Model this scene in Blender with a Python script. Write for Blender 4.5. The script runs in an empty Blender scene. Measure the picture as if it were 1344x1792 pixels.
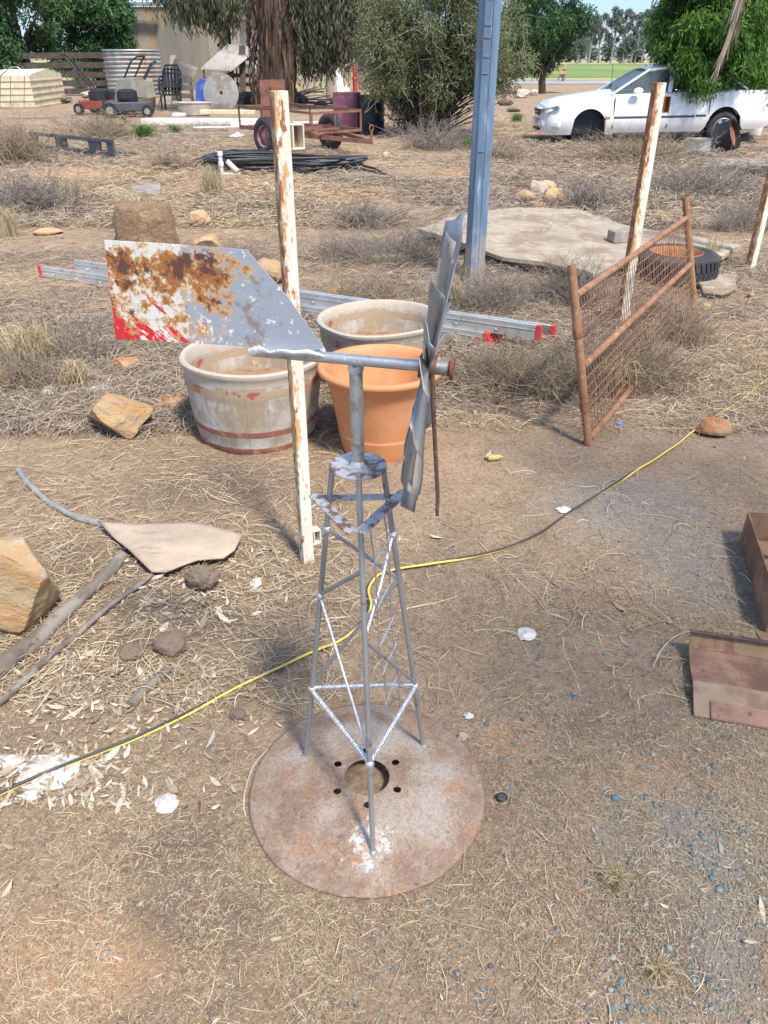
import bpy, bmesh, math, random
import numpy as np
from mathutils import Vector, Matrix, Euler, noise

random.seed(7)
rng = np.random.default_rng(11)
S = bpy.context.scene
COL = S.collection
R = math.radians
PI = math.pi

# ------------------------------------------------------------------ camera
W, H, F, PITCH, CH = 1344, 1792, 1346.0, R(30.6), 1.65
cam_d = bpy.data.cameras.new('camera')
cam = bpy.data.objects.new('camera', cam_d)
COL.objects.link(cam)
cam_d.sensor_fit = 'VERTICAL'
cam_d.sensor_height = 36
cam_d.lens = F / H * 36
cam_d.clip_start = 0.05
cam_d.clip_end = 6000
cam.location = (0, 0, CH)
cam.rotation_euler = (R(90) - PITCH, 0, 0)
S.camera = cam
S.render.resolution_x, S.render.resolution_y = 768, 1024

# ------------------------------------------------------------------ world and sun
LIGHT = Vector((-.33, .55, -1)).normalized()
wd = bpy.data.worlds.new("World")
S.world = wd
wd.use_nodes = True
wn = wd.node_tree
bg = wn.nodes['Background']
sky = wn.nodes.new('ShaderNodeTexSky')
sky.sky_type = 'NISHITA'
sky.sun_disc = False
sky.sun_elevation = math.asin(-LIGHT.z)
sky.sun_rotation = math.atan2(-LIGHT.x, -LIGHT.y)
sky.air_density = .75
sky.dust_density = .15
sky.ozone_density = 2.5
# thin high cloud: greyer, dimmer towards the horizon, with soft cloud streaks
_tc = wn.nodes.new('ShaderNodeTexCoord'); _sp = wn.nodes.new('ShaderNodeSeparateXYZ'); wn.links.new(_tc.outputs['Generated'], _sp.inputs[0])
_rp = wn.nodes.new('ShaderNodeValToRGB'); wn.links.new(_sp.outputs[2], _rp.inputs[0])
_rp.color_ramp.elements[0].position = 0.0; _rp.color_ramp.elements[0].color = (.29, .35, .46, 1)
_rp.color_ramp.elements[1].position = .35; _rp.color_ramp.elements[1].color = (1, 1, 1, 1)
_mu = wn.nodes.new('ShaderNodeMix'); _mu.data_type = 'RGBA'; _mu.blend_type = 'MULTIPLY'; _mu.inputs[0].default_value = 1
wn.links.new(sky.outputs[0], _mu.inputs[6]); wn.links.new(_rp.outputs[0], _mu.inputs[7])
_mp = wn.nodes.new('ShaderNodeMapping'); wn.links.new(_tc.outputs['Generated'], _mp.inputs[0]); _mp.inputs['Scale'].default_value = (1, 1, 5)
_nz = wn.nodes.new('ShaderNodeTexNoise'); wn.links.new(_mp.outputs[0], _nz.inputs[0]); _nz.inputs['Scale'].default_value = 3.5; _nz.inputs['Detail'].default_value = 6
_r2 = wn.nodes.new('ShaderNodeValToRGB'); wn.links.new(_nz.outputs[0], _r2.inputs[0])
_r2.color_ramp.elements[0].position = .42; _r2.color_ramp.elements[0].color = (0, 0, 0, 1)
_r2.color_ramp.elements[1].position = .7; _r2.color_ramp.elements[1].color = (.7, .7, .7, 1)
_cl = wn.nodes.new('ShaderNodeMix'); _cl.data_type = 'RGBA'; wn.links.new(_r2.outputs[0], _cl.inputs[0])
wn.links.new(_mu.outputs[2], _cl.inputs[6]); _cl.inputs[7].default_value = (2.5, 2.6, 2.85, 1)
wn.links.new(_cl.outputs[2], bg.inputs[0])
bg.inputs[1].default_value = 0.15
sl = bpy.data.lights.new('sun', 'SUN')
sl.energy = 2.75
sl.angle = R(8)
sl.color = (1, .93, .83)
sun = bpy.data.objects.new('sun', sl)
COL.objects.link(sun)
sun.rotation_euler = LIGHT.to_track_quat('-Z', 'Y').to_euler()
S.view_settings.view_transform = 'Standard'
S.view_settings.look = 'None'
S.view_settings.exposure = 1.1
S.view_settings.gamma = 1

# ------------------------------------------------------------------ picture -> world helpers
_f = Vector((0, math.cos(PITCH), -math.sin(PITCH)))
_u = Vector((0, math.sin(PITCH), math.cos(PITCH)))
_c = Vector((0, 0, CH))
def ray(px, py): return Vector(((px - 672) / F, 0, 0)) + _u * ((896 - py) / F) + _f
def G(px, py, z=0.0):
    d = ray(px, py)
    return _c + d * ((z - CH) / d.z)
def P(px, py, Y):
    d = ray(px, py)
    return _c + d * (Y / d.y)
def PL(px, py, p0, n):
    d = ray(px, py)
    return _c + d * ((p0 - _c).dot(n) / d.dot(n))
def project(p):
    v = Vector(p) - _c
    w = v.dot(_f)
    return 672 + F * v.x / w, 896 - F * v.dot(_u) / w

# ------------------------------------------------------------------ node helper
class NT:
    def __init__(s, name):
        s.m = bpy.data.materials.new(name)
        s.m.use_nodes = True
        s.t = s.m.node_tree
        s.b = s.t.nodes['Principled BSDF']
        s.out = s.t.nodes['Material Output']
        tc = s.t.nodes.new('ShaderNodeTexCoord')
        s.obj = tc.outputs['Object']
    def link(s, a, b): s.t.links.new(a, b)
    def put(s, sock, v):
        if isinstance(v, bpy.types.NodeSocket): s.link(v, sock)
        elif isinstance(v, (tuple, list)) and len(v) == 3 and sock.type == 'RGBA': sock.default_value = (*v, 1)
        else: sock.default_value = v
    def math(s, op, a, b=0.0, clamp=False):
        n = s.t.nodes.new('ShaderNodeMath'); n.operation = op; n.use_clamp = clamp
        s.put(n.inputs[0], a); s.put(n.inputs[1], b)
        return n.outputs[0]
    def sep(s, v=None):
        n = s.t.nodes.new('ShaderNodeSeparateXYZ'); s.put(n.inputs[0], v or s.obj)
        return n.outputs
    def map(s, scale=(1, 1, 1), rot=(0, 0, 0), v=None, loc=(0, 0, 0)):
        n = s.t.nodes.new('ShaderNodeMapping'); s.put(n.inputs[0], v or s.obj)
        n.inputs['Scale'].default_value = scale; n.inputs['Rotation'].default_value = rot
        n.inputs['Location'].default_value = loc
        return n.outputs[0]
    def noise(s, scale, detail=4, rough=.6, v=None, dist=0):
        n = s.t.nodes.new('ShaderNodeTexNoise'); s.put(n.inputs['Vector'], v or s.obj)
        n.inputs['Scale'].default_value = scale; n.inputs['Detail'].default_value = detail
        n.inputs['Roughness'].default_value = rough; n.inputs['Distortion'].default_value = dist
        return n.outputs[0]
    def voro(s, scale, v=None, feat='F1', out=0):
        n = s.t.nodes.new('ShaderNodeTexVoronoi'); s.put(n.inputs['Vector'], v or s.obj)
        n.feature = feat; n.inputs['Scale'].default_value = scale
        return n.outputs[out]
    def attr(s, name):
        n = s.t.nodes.new('ShaderNodeAttribute'); n.attribute_name = name
        return n.outputs['Fac']
    def ramp(s, fac, stops):
        n = s.t.nodes.new('ShaderNodeValToRGB'); s.put(n.inputs[0], fac)
        e = n.color_ramp.elements
        while len(e) < len(stops): e.new(.5)
        for q, (p, c) in zip(e, stops):
            q.position = p
            q.color = (c, c, c, 1) if isinstance(c, (int, float)) else (*c, 1)
        return n.outputs[0]
    def mix(s, fac, a, b):
        n = s.t.nodes.new('ShaderNodeMix'); n.data_type = 'RGBA'
        s.put(n.inputs[0], fac); s.put(n.inputs[6], a); s.put(n.inputs[7], b)
        return n.outputs[2]
    def bump(s, h, strength=.3, dist=.01):
        n = s.t.nodes.new('ShaderNodeBump')
        s.put(n.inputs['Height'], h); n.inputs['Strength'].default_value = strength
        n.inputs['Distance'].default_value = dist
        s.link(n.outputs[0], s.b.inputs['Normal'])
    def fin(s, col, rough=.8, metal=0):
        s.put(s.b.inputs['Base Color'], col)
        s.put(s.b.inputs['Roughness'], rough)
        s.put(s.b.inputs['Metallic'], metal)
        return s.m

def mk(name, base, layers=(), rough=.8, metal=0, bump=None, var=.12, vs=6):
    """layers: (scale, colour, lo, hi[, stretch])"""
    n = NT(name)
    dark = tuple(c * (1 - var) for c in base); lite = tuple(min(1, c * (1 + var)) for c in base)
    col = n.mix(n.ramp(n.noise(vs, 5), [(.35, 0.), (.65, 1.)]), dark, lite)
    for L in layers:
        sc, c2, lo, hi = L[:4]
        v = n.map(L[4] if len(L) > 4 else (1, 1, 1), loc=(sc * .37, sc * .11, sc * .53))
        col = n.mix(n.ramp(n.noise(sc, 7, .65, v), [(lo, 0.), (hi, 1.)]), col, c2)
    if bump: n.bump(n.noise(bump[0], 6, .7), bump[1], bump[2] if len(bump) > 2 else .01)
    return n.fin(col, rough, metal)

def foliage(name, cols, trans=.3, rough=.6):
    n = NT(name)
    k = len(cols)
    col = n.ramp(n.attr('rnd'), [(i / max(1, k - 1), c) for i, c in enumerate(cols)])
    n.fin(col, rough)
    n.b.inputs['Specular IOR Level'].default_value = .3
    if trans:
        t = n.t.nodes.new('ShaderNodeBsdfTranslucent'); n.link(col, t.inputs[0])
        m = n.t.nodes.new('ShaderNodeMixShader'); m.inputs[0].default_value = trans
        n.link(n.b.outputs[0], m.inputs[1]); n.link(t.outputs[0], m.inputs[2])
        n.link(m.outputs[0], n.out.inputs[0])
    return n.m

# ------------------------------------------------------------------ object helpers
ORI = {}
def tag(o, label=None, cat=None, group=None, kind=None):
    if label: o['label'] = label
    if cat: o['category'] = cat
    if group: o['group'] = group
    if kind: o['kind'] = kind
    return o
def thing(name, label, cat, loc, group=None):
    o = bpy.data.objects.new(name, None); COL.objects.link(o)
    o.location = loc; ORI[o.name] = Vector(loc); o.empty_display_size = .1
    return tag(o, label, cat, group)
def finish(name, me, mat, parent, off):
    if mat: me.materials.append(mat)
    o = bpy.data.objects.new(name, me); COL.objects.link(o)
    if parent: o.parent = parent
    else: o.location = off
    ORI[o.name] = Vector(off)
    return o
class MB:
    def __init__(s): s.v = []; s.f = []
    def add(s, vs, fs, M=None):
        k = len(s.v)
        s.v += [M @ Vector(v) if M else Vector(v) for v in vs]
        s.f += [tuple(k + i for i in f) for f in fs]
        return s
    def box(s, c, d, rot=None, M=None):
        x, y, z = d[0] / 2, d[1] / 2, d[2] / 2
        T = Matrix.Translation(Vector(c))
        if rot: T = T @ Euler(rot).to_matrix().to_4x4()
        if M: T = M @ T
        return s.add([(-x, -y, -z), (x, -y, -z), (x, y, -z), (-x, y, -z), (-x, -y, z), (x, -y, z), (x, y, z), (-x, y, z)],
              [(0, 3, 2, 1), (4, 5, 6, 7), (0, 1, 5, 4), (1, 2, 6, 5), (2, 3, 7, 6), (3, 0, 4, 7)], T)
    def bar(s, a, b, w, h, up=(0, 0, 1)):
        a, b = Vector(a), Vector(b); d = (b - a).normalized(); u = Vector(up)
        if abs(d.dot(u)) > .99: u = Vector((1, 0, 0))
        r = d.cross(u).normalized(); q = r.cross(d)
        vs = []
        for p in (a, b):
            for i, j in ((-1, -1), (1, -1), (1, 1), (-1, 1)): vs.append(p + r * w / 2 * i + q * h / 2 * j)
        return s.add(vs, [(0, 1, 2, 3), (7, 6, 5, 4), (0, 4, 5, 1), (1, 5, 6, 2), (2, 6, 7, 3), (3, 7, 4, 0)])
    def tube(s, pts, r, n=10, cap=True, closed=False):
        pts = [Vector(p) for p in pts]; k = len(pts)
        rs = r if isinstance(r, (list, tuple)) else [r] * k
        vs = []; prev = None
        for i, p in enumerate(pts):
            if closed: d = (pts[(i + 1) % k] - pts[i - 1]).normalized()
            else: d = (pts[min(i + 1, k - 1)] - pts[max(i - 1, 0)]).normalized()
            if prev is None:
                a = Vector((0, 0, 1)) if abs(d.z) < .9 else Vector((1, 0, 0))
                u = d.cross(a).normalized()
            else: u = (prev - d * prev.dot(d)).normalized()
            prev = u; w = d.cross(u)
            for j in range(n):
                t = 2 * PI * j / n
                vs.append(p + (u * math.cos(t) + w * math.sin(t)) * rs[i])
        fs = []
        for i in range(k if closed else k - 1):
            for j in range(n):
                a = i * n + j; b = i * n + (j + 1) % n; i2 = (i + 1) % k
                fs.append((a, b, i2 * n + (j + 1) % n, i2 * n + j))
        if cap and not closed:
            fs.append(tuple(range(n - 1, -1, -1))); fs.append(tuple((k - 1) * n + j for j in range(n)))
        return s.add(vs, fs)
    def lathe(s, prof, c=(0, 0, 0), n=40, M=None, cap=False):
        T = Matrix.Translation(Vector(c))
        if M: T = T @ M
        vs = []; fs = []
        for (r, z) in prof:
            for j in range(n):
                t = 2 * PI * j / n
                vs.append((r * math.cos(t), r * math.sin(t), z))
        for i in range(len(prof) - 1):
            for j in range(n):
                a = i * n + j; b = i * n + (j + 1) % n
                fs.append((a, b, b + n, a + n))
        if cap:
            fs.append(tuple(range(n - 1, -1, -1))); fs.append(tuple((len(prof) - 1) * n + j for j in range(n)))
        return s.add(vs, fs, T)
    def prism(s, pts, ext):
        k = len(pts); e = Vector(ext); pts = [Vector(p) for p in pts]
        return s.add(pts + [p + e for p in pts],
              [tuple(range(k - 1, -1, -1)), tuple(range(k, 2 * k))] + [(i, (i + 1) % k, k + (i + 1) % k, k + i) for i in range(k)])
    def build(s, name, mat, parent=None, smooth=None, bev=0, bs=2, sub=0, wob=None):
        me = bpy.data.meshes.new(name)
        vs = s.v
        if wob:
            vs = [v + Vector((noise.noise(v * wob[0]), noise.noise(v * wob[0] + Vector((9, 3, 1))), noise.noise(v * wob[0] + Vector((2, 7, 5))))) * wob[1] for v in vs]
        if parent: off = ORI[parent.name]
        else:
            xs = [v.x for v in vs]; ys = [v.y for v in vs]; zs = [v.z for v in vs]
            off = Vector(((min(xs) + max(xs)) / 2, (min(ys) + max(ys)) / 2, min(zs)))
        me.from_pydata([tuple(v - off) for v in vs], [], s.f)
        bm = bmesh.new(); bm.from_mesh(me)
        bmesh.ops.recalc_face_normals(bm, faces=bm.faces)
        bm.to_mesh(me); bm.free()
        o = finish(name, me, mat, parent, off)
        if smooth is not None:
            for p in me.polygons: p.use_smooth = True
            me.set_sharp_from_angle(angle=R(smooth))
        if bev:
            m = o.modifiers.new('bevel', 'BEVEL'); m.width = bev; m.segments = bs; m.limit_method = 'ANGLE'
            m.harden_normals = False
        if sub:
            m = o.modifiers.new('sub', 'SUBSURF'); m.levels = m.render_levels = sub
        return o

def bulk(name, V, Q, mat, parent=None, rnd=None, smooth=False, off=None):
    V = np.asarray(V, dtype=np.float32); Q = np.asarray(Q, dtype=np.int32)
    if parent: off = ORI[parent.name]
    elif off is None: off = Vector(((V[:, 0].min() + V[:, 0].max()) / 2, (V[:, 1].min() + V[:, 1].max()) / 2, V[:, 2].min()))
    V = V - np.array(off, dtype=np.float32)
    k = Q.shape[1]
    me = bpy.data.meshes.new(name)
    me.vertices.add(len(V)); me.vertices.foreach_set('co', V.ravel())
    me.loops.add(Q.size); me.loops.foreach_set('vertex_index', Q.ravel())
    me.polygons.add(len(Q)); me.polygons.foreach_set('loop_start', np.arange(0, Q.size, k, dtype=np.int32))
    if rnd is not None:
        a = me.attributes.new('rnd', 'FLOAT', 'POINT'); a.data.foreach_set('value', np.asarray(rnd, dtype=np.float32))
    me.update(calc_edges=True)
    if smooth: me.polygons.foreach_set('use_smooth', np.ones(len(Q), dtype=bool))
    return finish(name, me, mat, parent, off)

def unit(a): return a / np.maximum(1e-9, np.linalg.norm(a, axis=-1, keepdims=True))
def leafgeo(C, A, L, Wd):
    """rhombic leaves: centres C, axes A, lengths L, widths Wd"""
    N = len(C); A = unit(A); B = unit(np.cross(A, rng.normal(size=(N, 3))))
    Nn = np.cross(A, B)
    L = np.broadcast_to(L, (N,))[:, None]; Wd = np.broadcast_to(Wd, (N,))[:, None]
    V = np.stack([C - A * L / 2, C + B * Wd / 2 - A * L * .05 + Nn * Wd * .12, C + A * L / 2 - Nn * L * .08, C - B * Wd / 2 - A * L * .05 + Nn * Wd * .12], 1)
    Q = np.arange(4 * N).reshape(N, 4)
    return V.reshape(-1, 3), Q
def curvegeo(PTS, RAD, n=3):
    """PTS (N,K,3) centre lines, RAD (N,K) radii -> thin closed-section tubes"""
    N, K, _ = PTS.shape
    D = unit(PTS[:, -1] - PTS[:, 0] + 1e-6)
    U = unit(np.cross(D, rng.normal(size=(N, 3)))); Wv = np.cross(D, U)
    rings = []
    for j in range(n):
        t = 2 * PI * j / n
        rings.append(PTS + (U[:, None] * math.cos(t) + Wv[:, None] * math.sin(t)) * RAD[..., None])
    V = np.stack(rings, 2)
    idx = np.arange(N * K * n).reshape(N, K, n)
    qs = []
    for j in range(n):
        a = idx[:, :-1, j]; b = idx[:, :-1, (j + 1) % n]; c = idx[:, 1:, (j + 1) % n]; d = idx[:, 1:, j]
        qs.append(np.stack([a, b, c, d], -1).reshape(-1, 4))
    return V.reshape(-1, 3), np.concatenate(qs)
def ribbongeo(PTS, WID):
    N, K, _ = PTS.shape
    D = unit(PTS[:, -1] - PTS[:, 0] + 1e-6)
    U = unit(np.cross(D, rng.normal(size=(N, 3)) + np.array([0, 0, 1.2])))
    V = np.stack([PTS + U[:, None] * WID[..., None] / 2, PTS - U[:, None] * WID[..., None] / 2], 2)
    idx = np.arange(N * K * 2).reshape(N, K, 2)
    Q = np.stack([idx[:, :-1, 0], idx[:, 1:, 0], idx[:, 1:, 1], idx[:, :-1, 1]], -1).reshape(-1, 4)
    return V.reshape(-1, 3), Q

# ------------------------------------------------------------------ terrain height
_ks = [(rng.normal(size=2) * f, rng.uniform(0, 6.28), a) for f, a in ((2.5, .007), (3.5, .006), (6, .004), (9, .003), (16, .0018), (24, .0014), (1.0, .012))]
MOUNDS = []   # x, y, sx, sy, height
for (px, py, sx, sy, h) in ((330, 322, 1.6, .35, .09), (120, 305, 1.2, .4, .11), (500, 345, 1.2, .4, .05), (700, 340, 1.4, .5, .05),
                            (300, 1120, .28, .16, .03), (270, 1050, .2, .12, .02), (120, 1180, .3, .15, .02), (1140, 880, .5, .3, .02)):
    g = G(px, py); MOUNDS.append((g.x, g.y, sx, sy, h))
def gz(x, y):
    x = np.asarray(x, dtype=float); y = np.asarray(y, dtype=float)
    z = np.zeros(np.broadcast(x, y).shape)
    for k, p, a in _ks: z = z + a * np.sin(k[0] * x + k[1] * y + p)
    z = z * np.clip((np.hypot(x + .044, y - 1.36) - .3) / .35, 0, 1)
    for (mx, my, sx, sy, h) in MOUNDS: z = z + h * np.exp(-((x - mx) / sx) ** 2 - ((y - my) / sy) ** 2)
    return z * np.clip(1.6 - np.abs(y) / 60, 0, 1)
def GZ(px, py, up=0.0):
    g = G(px, py)
    g = G(px, py, float(gz(g.x, g.y)))
    return Vector((g.x, g.y, float(gz(g.x, g.y)) + up))

# ------------------------------------------------------------------ materials
RUST = (.23, .095, .045)
m_silver = mk('silver_paint', (.50, .51, .52), [(14, (.20, .15, .11), .56, .66), (60, (.75, .76, .77), .58, .7)], .38, .75, (90, .25, .003))
m_rod = mk('grey_rod', (.37, .37, .37), [(25, (.16, .11, .08), .6, .7), (70, (.45, .46, .47), .6, .72)], .5, .55, (160, .25, .002))
m_bright = mk('bright_weld', (.72, .73, .74), [(60, (.42, .40, .38), .56, .7)], .3, .8, (220, .8, .003))
m_galv = mk('galvanised_pipe', (.44, .45, .45), [(45, (.24, .24, .24), .5, .66), (12, (.42, .38, .30), .62, .72), (50, (.58, .60, .61), .62, .7)], .48, .6, (120, .25, .002))
m_platey = mk('flaked_silver', (.56, .56, .56), [(34, (.22, .15, .11), .49, .56), (90, (.30, .22, .17), .57, .63)], .5, .45, (80, .5, .003))
m_blade = mk('blade_metal', (.27, .29, .31), [(9, (.36, .32, .26), .5, .62), (30, (.19, .17, .15), .56, .68), (20, (.52, .55, .58), .6, .7)], .5, .5, (40, .35, .004))
m_rust = mk('rusty_steel', RUST, [(6, (.36, .19, .10), .5, .65), (28, (.13, .06, .04), .56, .7), (14, (.44, .30, .20), .62, .75)], .88, 0, (90, .4, .004))
m_rustgate = mk('rusty_gate_steel', (.30, .16, .085), [(9, (.24, .10, .05), .5, .6), (30, (.47, .30, .17), .56, .7)], .88, 0, (90, .4, .004))
m_rusttrailer = mk('trailer_rust', (.24, .11, .075), [(3, (.15, .07, .05), .5, .6), (9, (.36, .2, .13), .58, .7)], .9)
m_wire = mk('rusty_wire', (.28, .15, .09), [(30, (.17, .08, .05), .5, .6)], .9)
m_terra = mk('terracotta', (.61, .255, .10), [(3.5, (.66, .33, .17), .48, .66), (9, (.40, .19, .10), .60, .78), (28, (.28, .16, .10), .66, .74), (70, (.70, .45, .30), .64, .72)], .66, 0, (40, .2, .004), var=.08)
m_soil = mk('potting_soil', (.36, .23, .13), [(20, (.25, .15, .09), .5, .6)], 1, 0, (60, .8, .01))
m_tyre = mk('tyre_rubber', (.035, .035, .037), [(6, (.10, .09, .08), .5, .7)], .75, 0, (60, .3, .004))
m_alu = mk('ladder_aluminium', (.62, .63, .62), [(18, (.46, .43, .38), .54, .66)], .42, .55, (60, .15, .002))
m_redplastic = mk('red_plastic', (.62, .05, .055), [(30, (.4, .1, .08), .6, .7)], .5)
m_conc = mk('old_concrete', (.40, .33, .25), [(2.2, (.29, .22, .155), .46, .56), (7, (.50, .43, .33), .54, .66), (45, (.28, .23, .19), .6, .72)], .95, 0, (35, .7, .012))
m_concs = mk('concrete_block', (.30, .26, .22), [(9, (.40, .36, .31), .5, .65)], .95, 0, (45, .6, .01))
m_wood = mk('weathered_timber', (.30, .25, .20), [(6, (.42, .37, .31), .5, .62, (1, 1, 6)), (25, (.16, .12, .09), .58, .7)], .9, 0, (50, .5, .006))
m_wood_dk = mk('dark_timber', (.075, .055, .045), [(6, (.13, .10, .085), .5, .65)], .9)
m_wood_yl = mk('pale_timber', (.42, .36, .22), [(3, (.30, .27, .17), .5, .62), (12, (.52, .46, .31), .56, .7)], .9)
m_white = mk('white_paint', (.78, .77, .72), [(4, (.55, .5, .42), .55, .7)], .6)
m_cream = mk('cream_sheet', (.68, .60, .42), [(2.5, (.56, .47, .31), .5, .66)], .6)
m_black = mk('black_plastic', (.022, .023, .026), [(9, (.07, .065, .06), .56, .7)], .5)
m_dkgrey = mk('grey_plastic', (.07, .075, .085), [(5, (.13, .12, .11), .5, .7)], .55)
m_pvc = mk('white_pvc', (.75, .74, .70), [(9, (.5, .43, .34), .56, .7)], .45)
m_bark = mk('dry_bark', (.085, .055, .04), [(3, (.20, .125, .085), .5, .6, (2, 2, .4)), (10, (.05, .035, .03), .52, .62, (2, 2, .4))], .95, 0, (18, 1, .04))
m_barkgrey = mk('grey_bark', (.20, .16, .13), [(4, (.32, .28, .24), .5, .65)], .95, 0, (30, .6, .01))
m_clod = mk('earth_clod', (.22, .165, .12), [(14, (.25, .19, .14), .5, .64)], 1, 0, (60, 1, .012))
m_paper = mk('white_litter', (.60, .57, .52), [(30, (.48, .42, .35), .55, .7)], .85, 0, (50, .4, .006))
m_blueplastic = mk('blue_plastic', (.045, .09, .36), [(3, (.10, .17, .44), .5, .65)], .5)
m_chrome = mk('dull_chrome', (.55, .55, .54), [], .35, .8)

def post_mat():
    n = NT('rusted_white_post')
    v = n.map((1, 1, .35)); x, y, z = n.sep()
    base = n.mix(n.ramp(n.noise(9, 5), [(.4, 0.), (.65, 1.)]), (.70, .64, .50), (.80, .77, .68))
    sideb = n.math('ADD', .03, n.math('MULTIPLY', n.math('SUBTRACT', 0.0, x), 3.2))
    hb = n.math('MULTIPLY', z, .05)
    f = n.math('ADD', n.math('ADD', n.noise(26, 8, .7, v), sideb), hb)
    col = n.mix(n.ramp(f, [(.575, 0.), (.64, 1.)]), base, (.60, .36, .16))
    col = n.mix(n.ramp(n.math('ADD', n.math('ADD', n.noise(48, 8, .7, v), sideb), hb), [(.62, 0.), (.67, 1.)]), col, (.33, .13, .05))
    col = n.mix(n.ramp(n.math('SUBTRACT', n.noise(12, 6), n.math('MULTIPLY', z, 1.6)), [(.44, 0.), (.6, 1.)]), col, (.40, .23, .12))
    n.bump(n.noise(50, 8, .7, v), .35, .004)
    return n.fin(col, .75)
m_post = post_mat()
def bluepost_mat():
    n = NT('blue_galvanised_post')
    v = n.map((1, 1, .12)); x, y, z = n.sep()
    col = n.mix(n.ramp(n.noise(6, 6, .65, v), [(.38, 0.), (.62, 1.)]), (.12, .18, .26), (.23, .33, .44))
    col = n.mix(n.ramp(n.noise(22, 8, .7, v), [(.54, 0.), (.68, 1.)]), col, (.40, .49, .58))
    col = n.mix(n.ramp(n.noise(9, 6, .6), [(.60, 0.), (.70, 1.)]), col, (.22, .16, .13))
    col = n.mix(n.ramp(n.math('SUBTRACT', n.noise(8, 6), n.math('MULTIPLY', z, .75)), [(.18, 0.), (.42, 1.)]), col, (.42, .37, .31))
    n.bump(n.noise(30, 6, .7, v), .3, .004)
    return n.fin(col, .5, .25)
m_bluepost = bluepost_mat()

def vane_mat():
    """object coordinates are metres from the windmill's foot"""
    n = NT('peeling_vane_paint')
    x, y, z = n.sep()
    u = n.math('DIVIDE', n.math('ADD', x, .50), .39)          # 0 left .. 1 right
    vv = n.math('DIVIDE', n.math('SUBTRACT', z, 1.17), .18)
    warm = n.noise(26, 8, .74)
    fine = n.noise(75, 6, .7)
    f = n.math('ADD', n.math('MULTIPLY', warm, .65), n.math('MULTIPLY', fine, .35))
    # grey blue coat over white
    g = n.math('ADD', f, n.math('MULTIPLY', n.math('SUBTRACT', u, .42), .34))
    col = n.mix(n.ramp(g, [(.485, 0.), (.50, 1.)]), (.70, .68, .60), (.33, .36, .40))
    speck = n.math('ADD', n.noise(60, 4, .7), n.math('MULTIPLY', n.math('SUBTRACT', .8, u), .15))
    col = n.mix(n.ramp(speck, [(.60, 0.), (.62, 1.)]), col, (.76, .75, .70))
    # red, lower left and in slanting streaks
    st = n.noise(42, 6, .65, n.map((1.5, 1, .12), v=n.map(rot=(0, R(51), 0))))
    rr = n.math('ADD', n.math('MULTIPLY', st, .75), n.math('MULTIPLY', fine, .3))
    ed = n.math('SUBTRACT', .60, n.math('ADD', u, n.math('MULTIPLY', vv, .55)))
    rr = n.math('ADD', rr, n.math('MINIMUM', n.math('MULTIPLY', n.math('ADD', ed, .06), 1.2), n.math('ADD', .035, n.math('MULTIPLY', n.math('SUBTRACT', .30, n.math('ADD', vv, u)), .14))))
    rr = n.math('ADD', rr, n.math('MAXIMUM', n.math('MULTIPLY', n.math('SUBTRACT', .12, u), 1.6), 0.0))
    col = n.mix(n.ramp(rr, [(.535, 0.), (.55, 1.)]), col, (.62, .025, .03))
    # rust: ochre halo, orange, dark brown cores
    up = n.math('ADD', .022, n.math('MULTIPLY', n.math('MINIMUM', vv, .80), .165))
    rt = n.math('SUBTRACT', up, n.math('MULTIPLY', n.math('MAXIMUM', n.math('SUBTRACT', u, .62), 0.0), .60))
    rt = n.math('SUBTRACT', rt, n.math('MULTIPLY', n.math('MAXIMUM', n.math('SUBTRACT', vv, .9), 0.0), .5))
    k = n.math('ADD', n.math('ADD', n.math('MULTIPLY', n.noise(30, 9, .8), .75), n.math('MULTIPLY', fine, .25)), rt)
    col = n.mix(n.ramp(k, [(.575, 0.), (.61, 1.)]), col, (.62, .40, .17))
    col = n.mix(n.ramp(k, [(.605, 0.), (.65, 1.)]), col, (.36, .13, .035))
    k2 = n.math('ADD', n.math('ADD', n.math('MULTIPLY', n.noise(24, 9, .78, n.map(loc=(3, 1, 2))), .8), n.math('MULTIPLY', fine, .2)), rt)
    col = n.mix(n.ramp(k2, [(.652, 0.), (.69, 1.)]), col, (.12, .05, .035))
    k3 = n.math('SUBTRACT', n.noise(20, 8, .7, n.map(loc=(1, 7, 4))), n.math('MULTIPLY', n.math('ABSOLUTE', n.math('SUBTRACT', u, .78)), .7))
    col = n.mix(n.ramp(k3, [(.475, 0.), (.55, .8)]), col, (.23, .18, .14))
    n.bump(n.math('ADD', k, n.math('MULTIPLY', g, .5)), .35, .003)
    return n.fin(col, .6)
m_vane = vane_mat()

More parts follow.
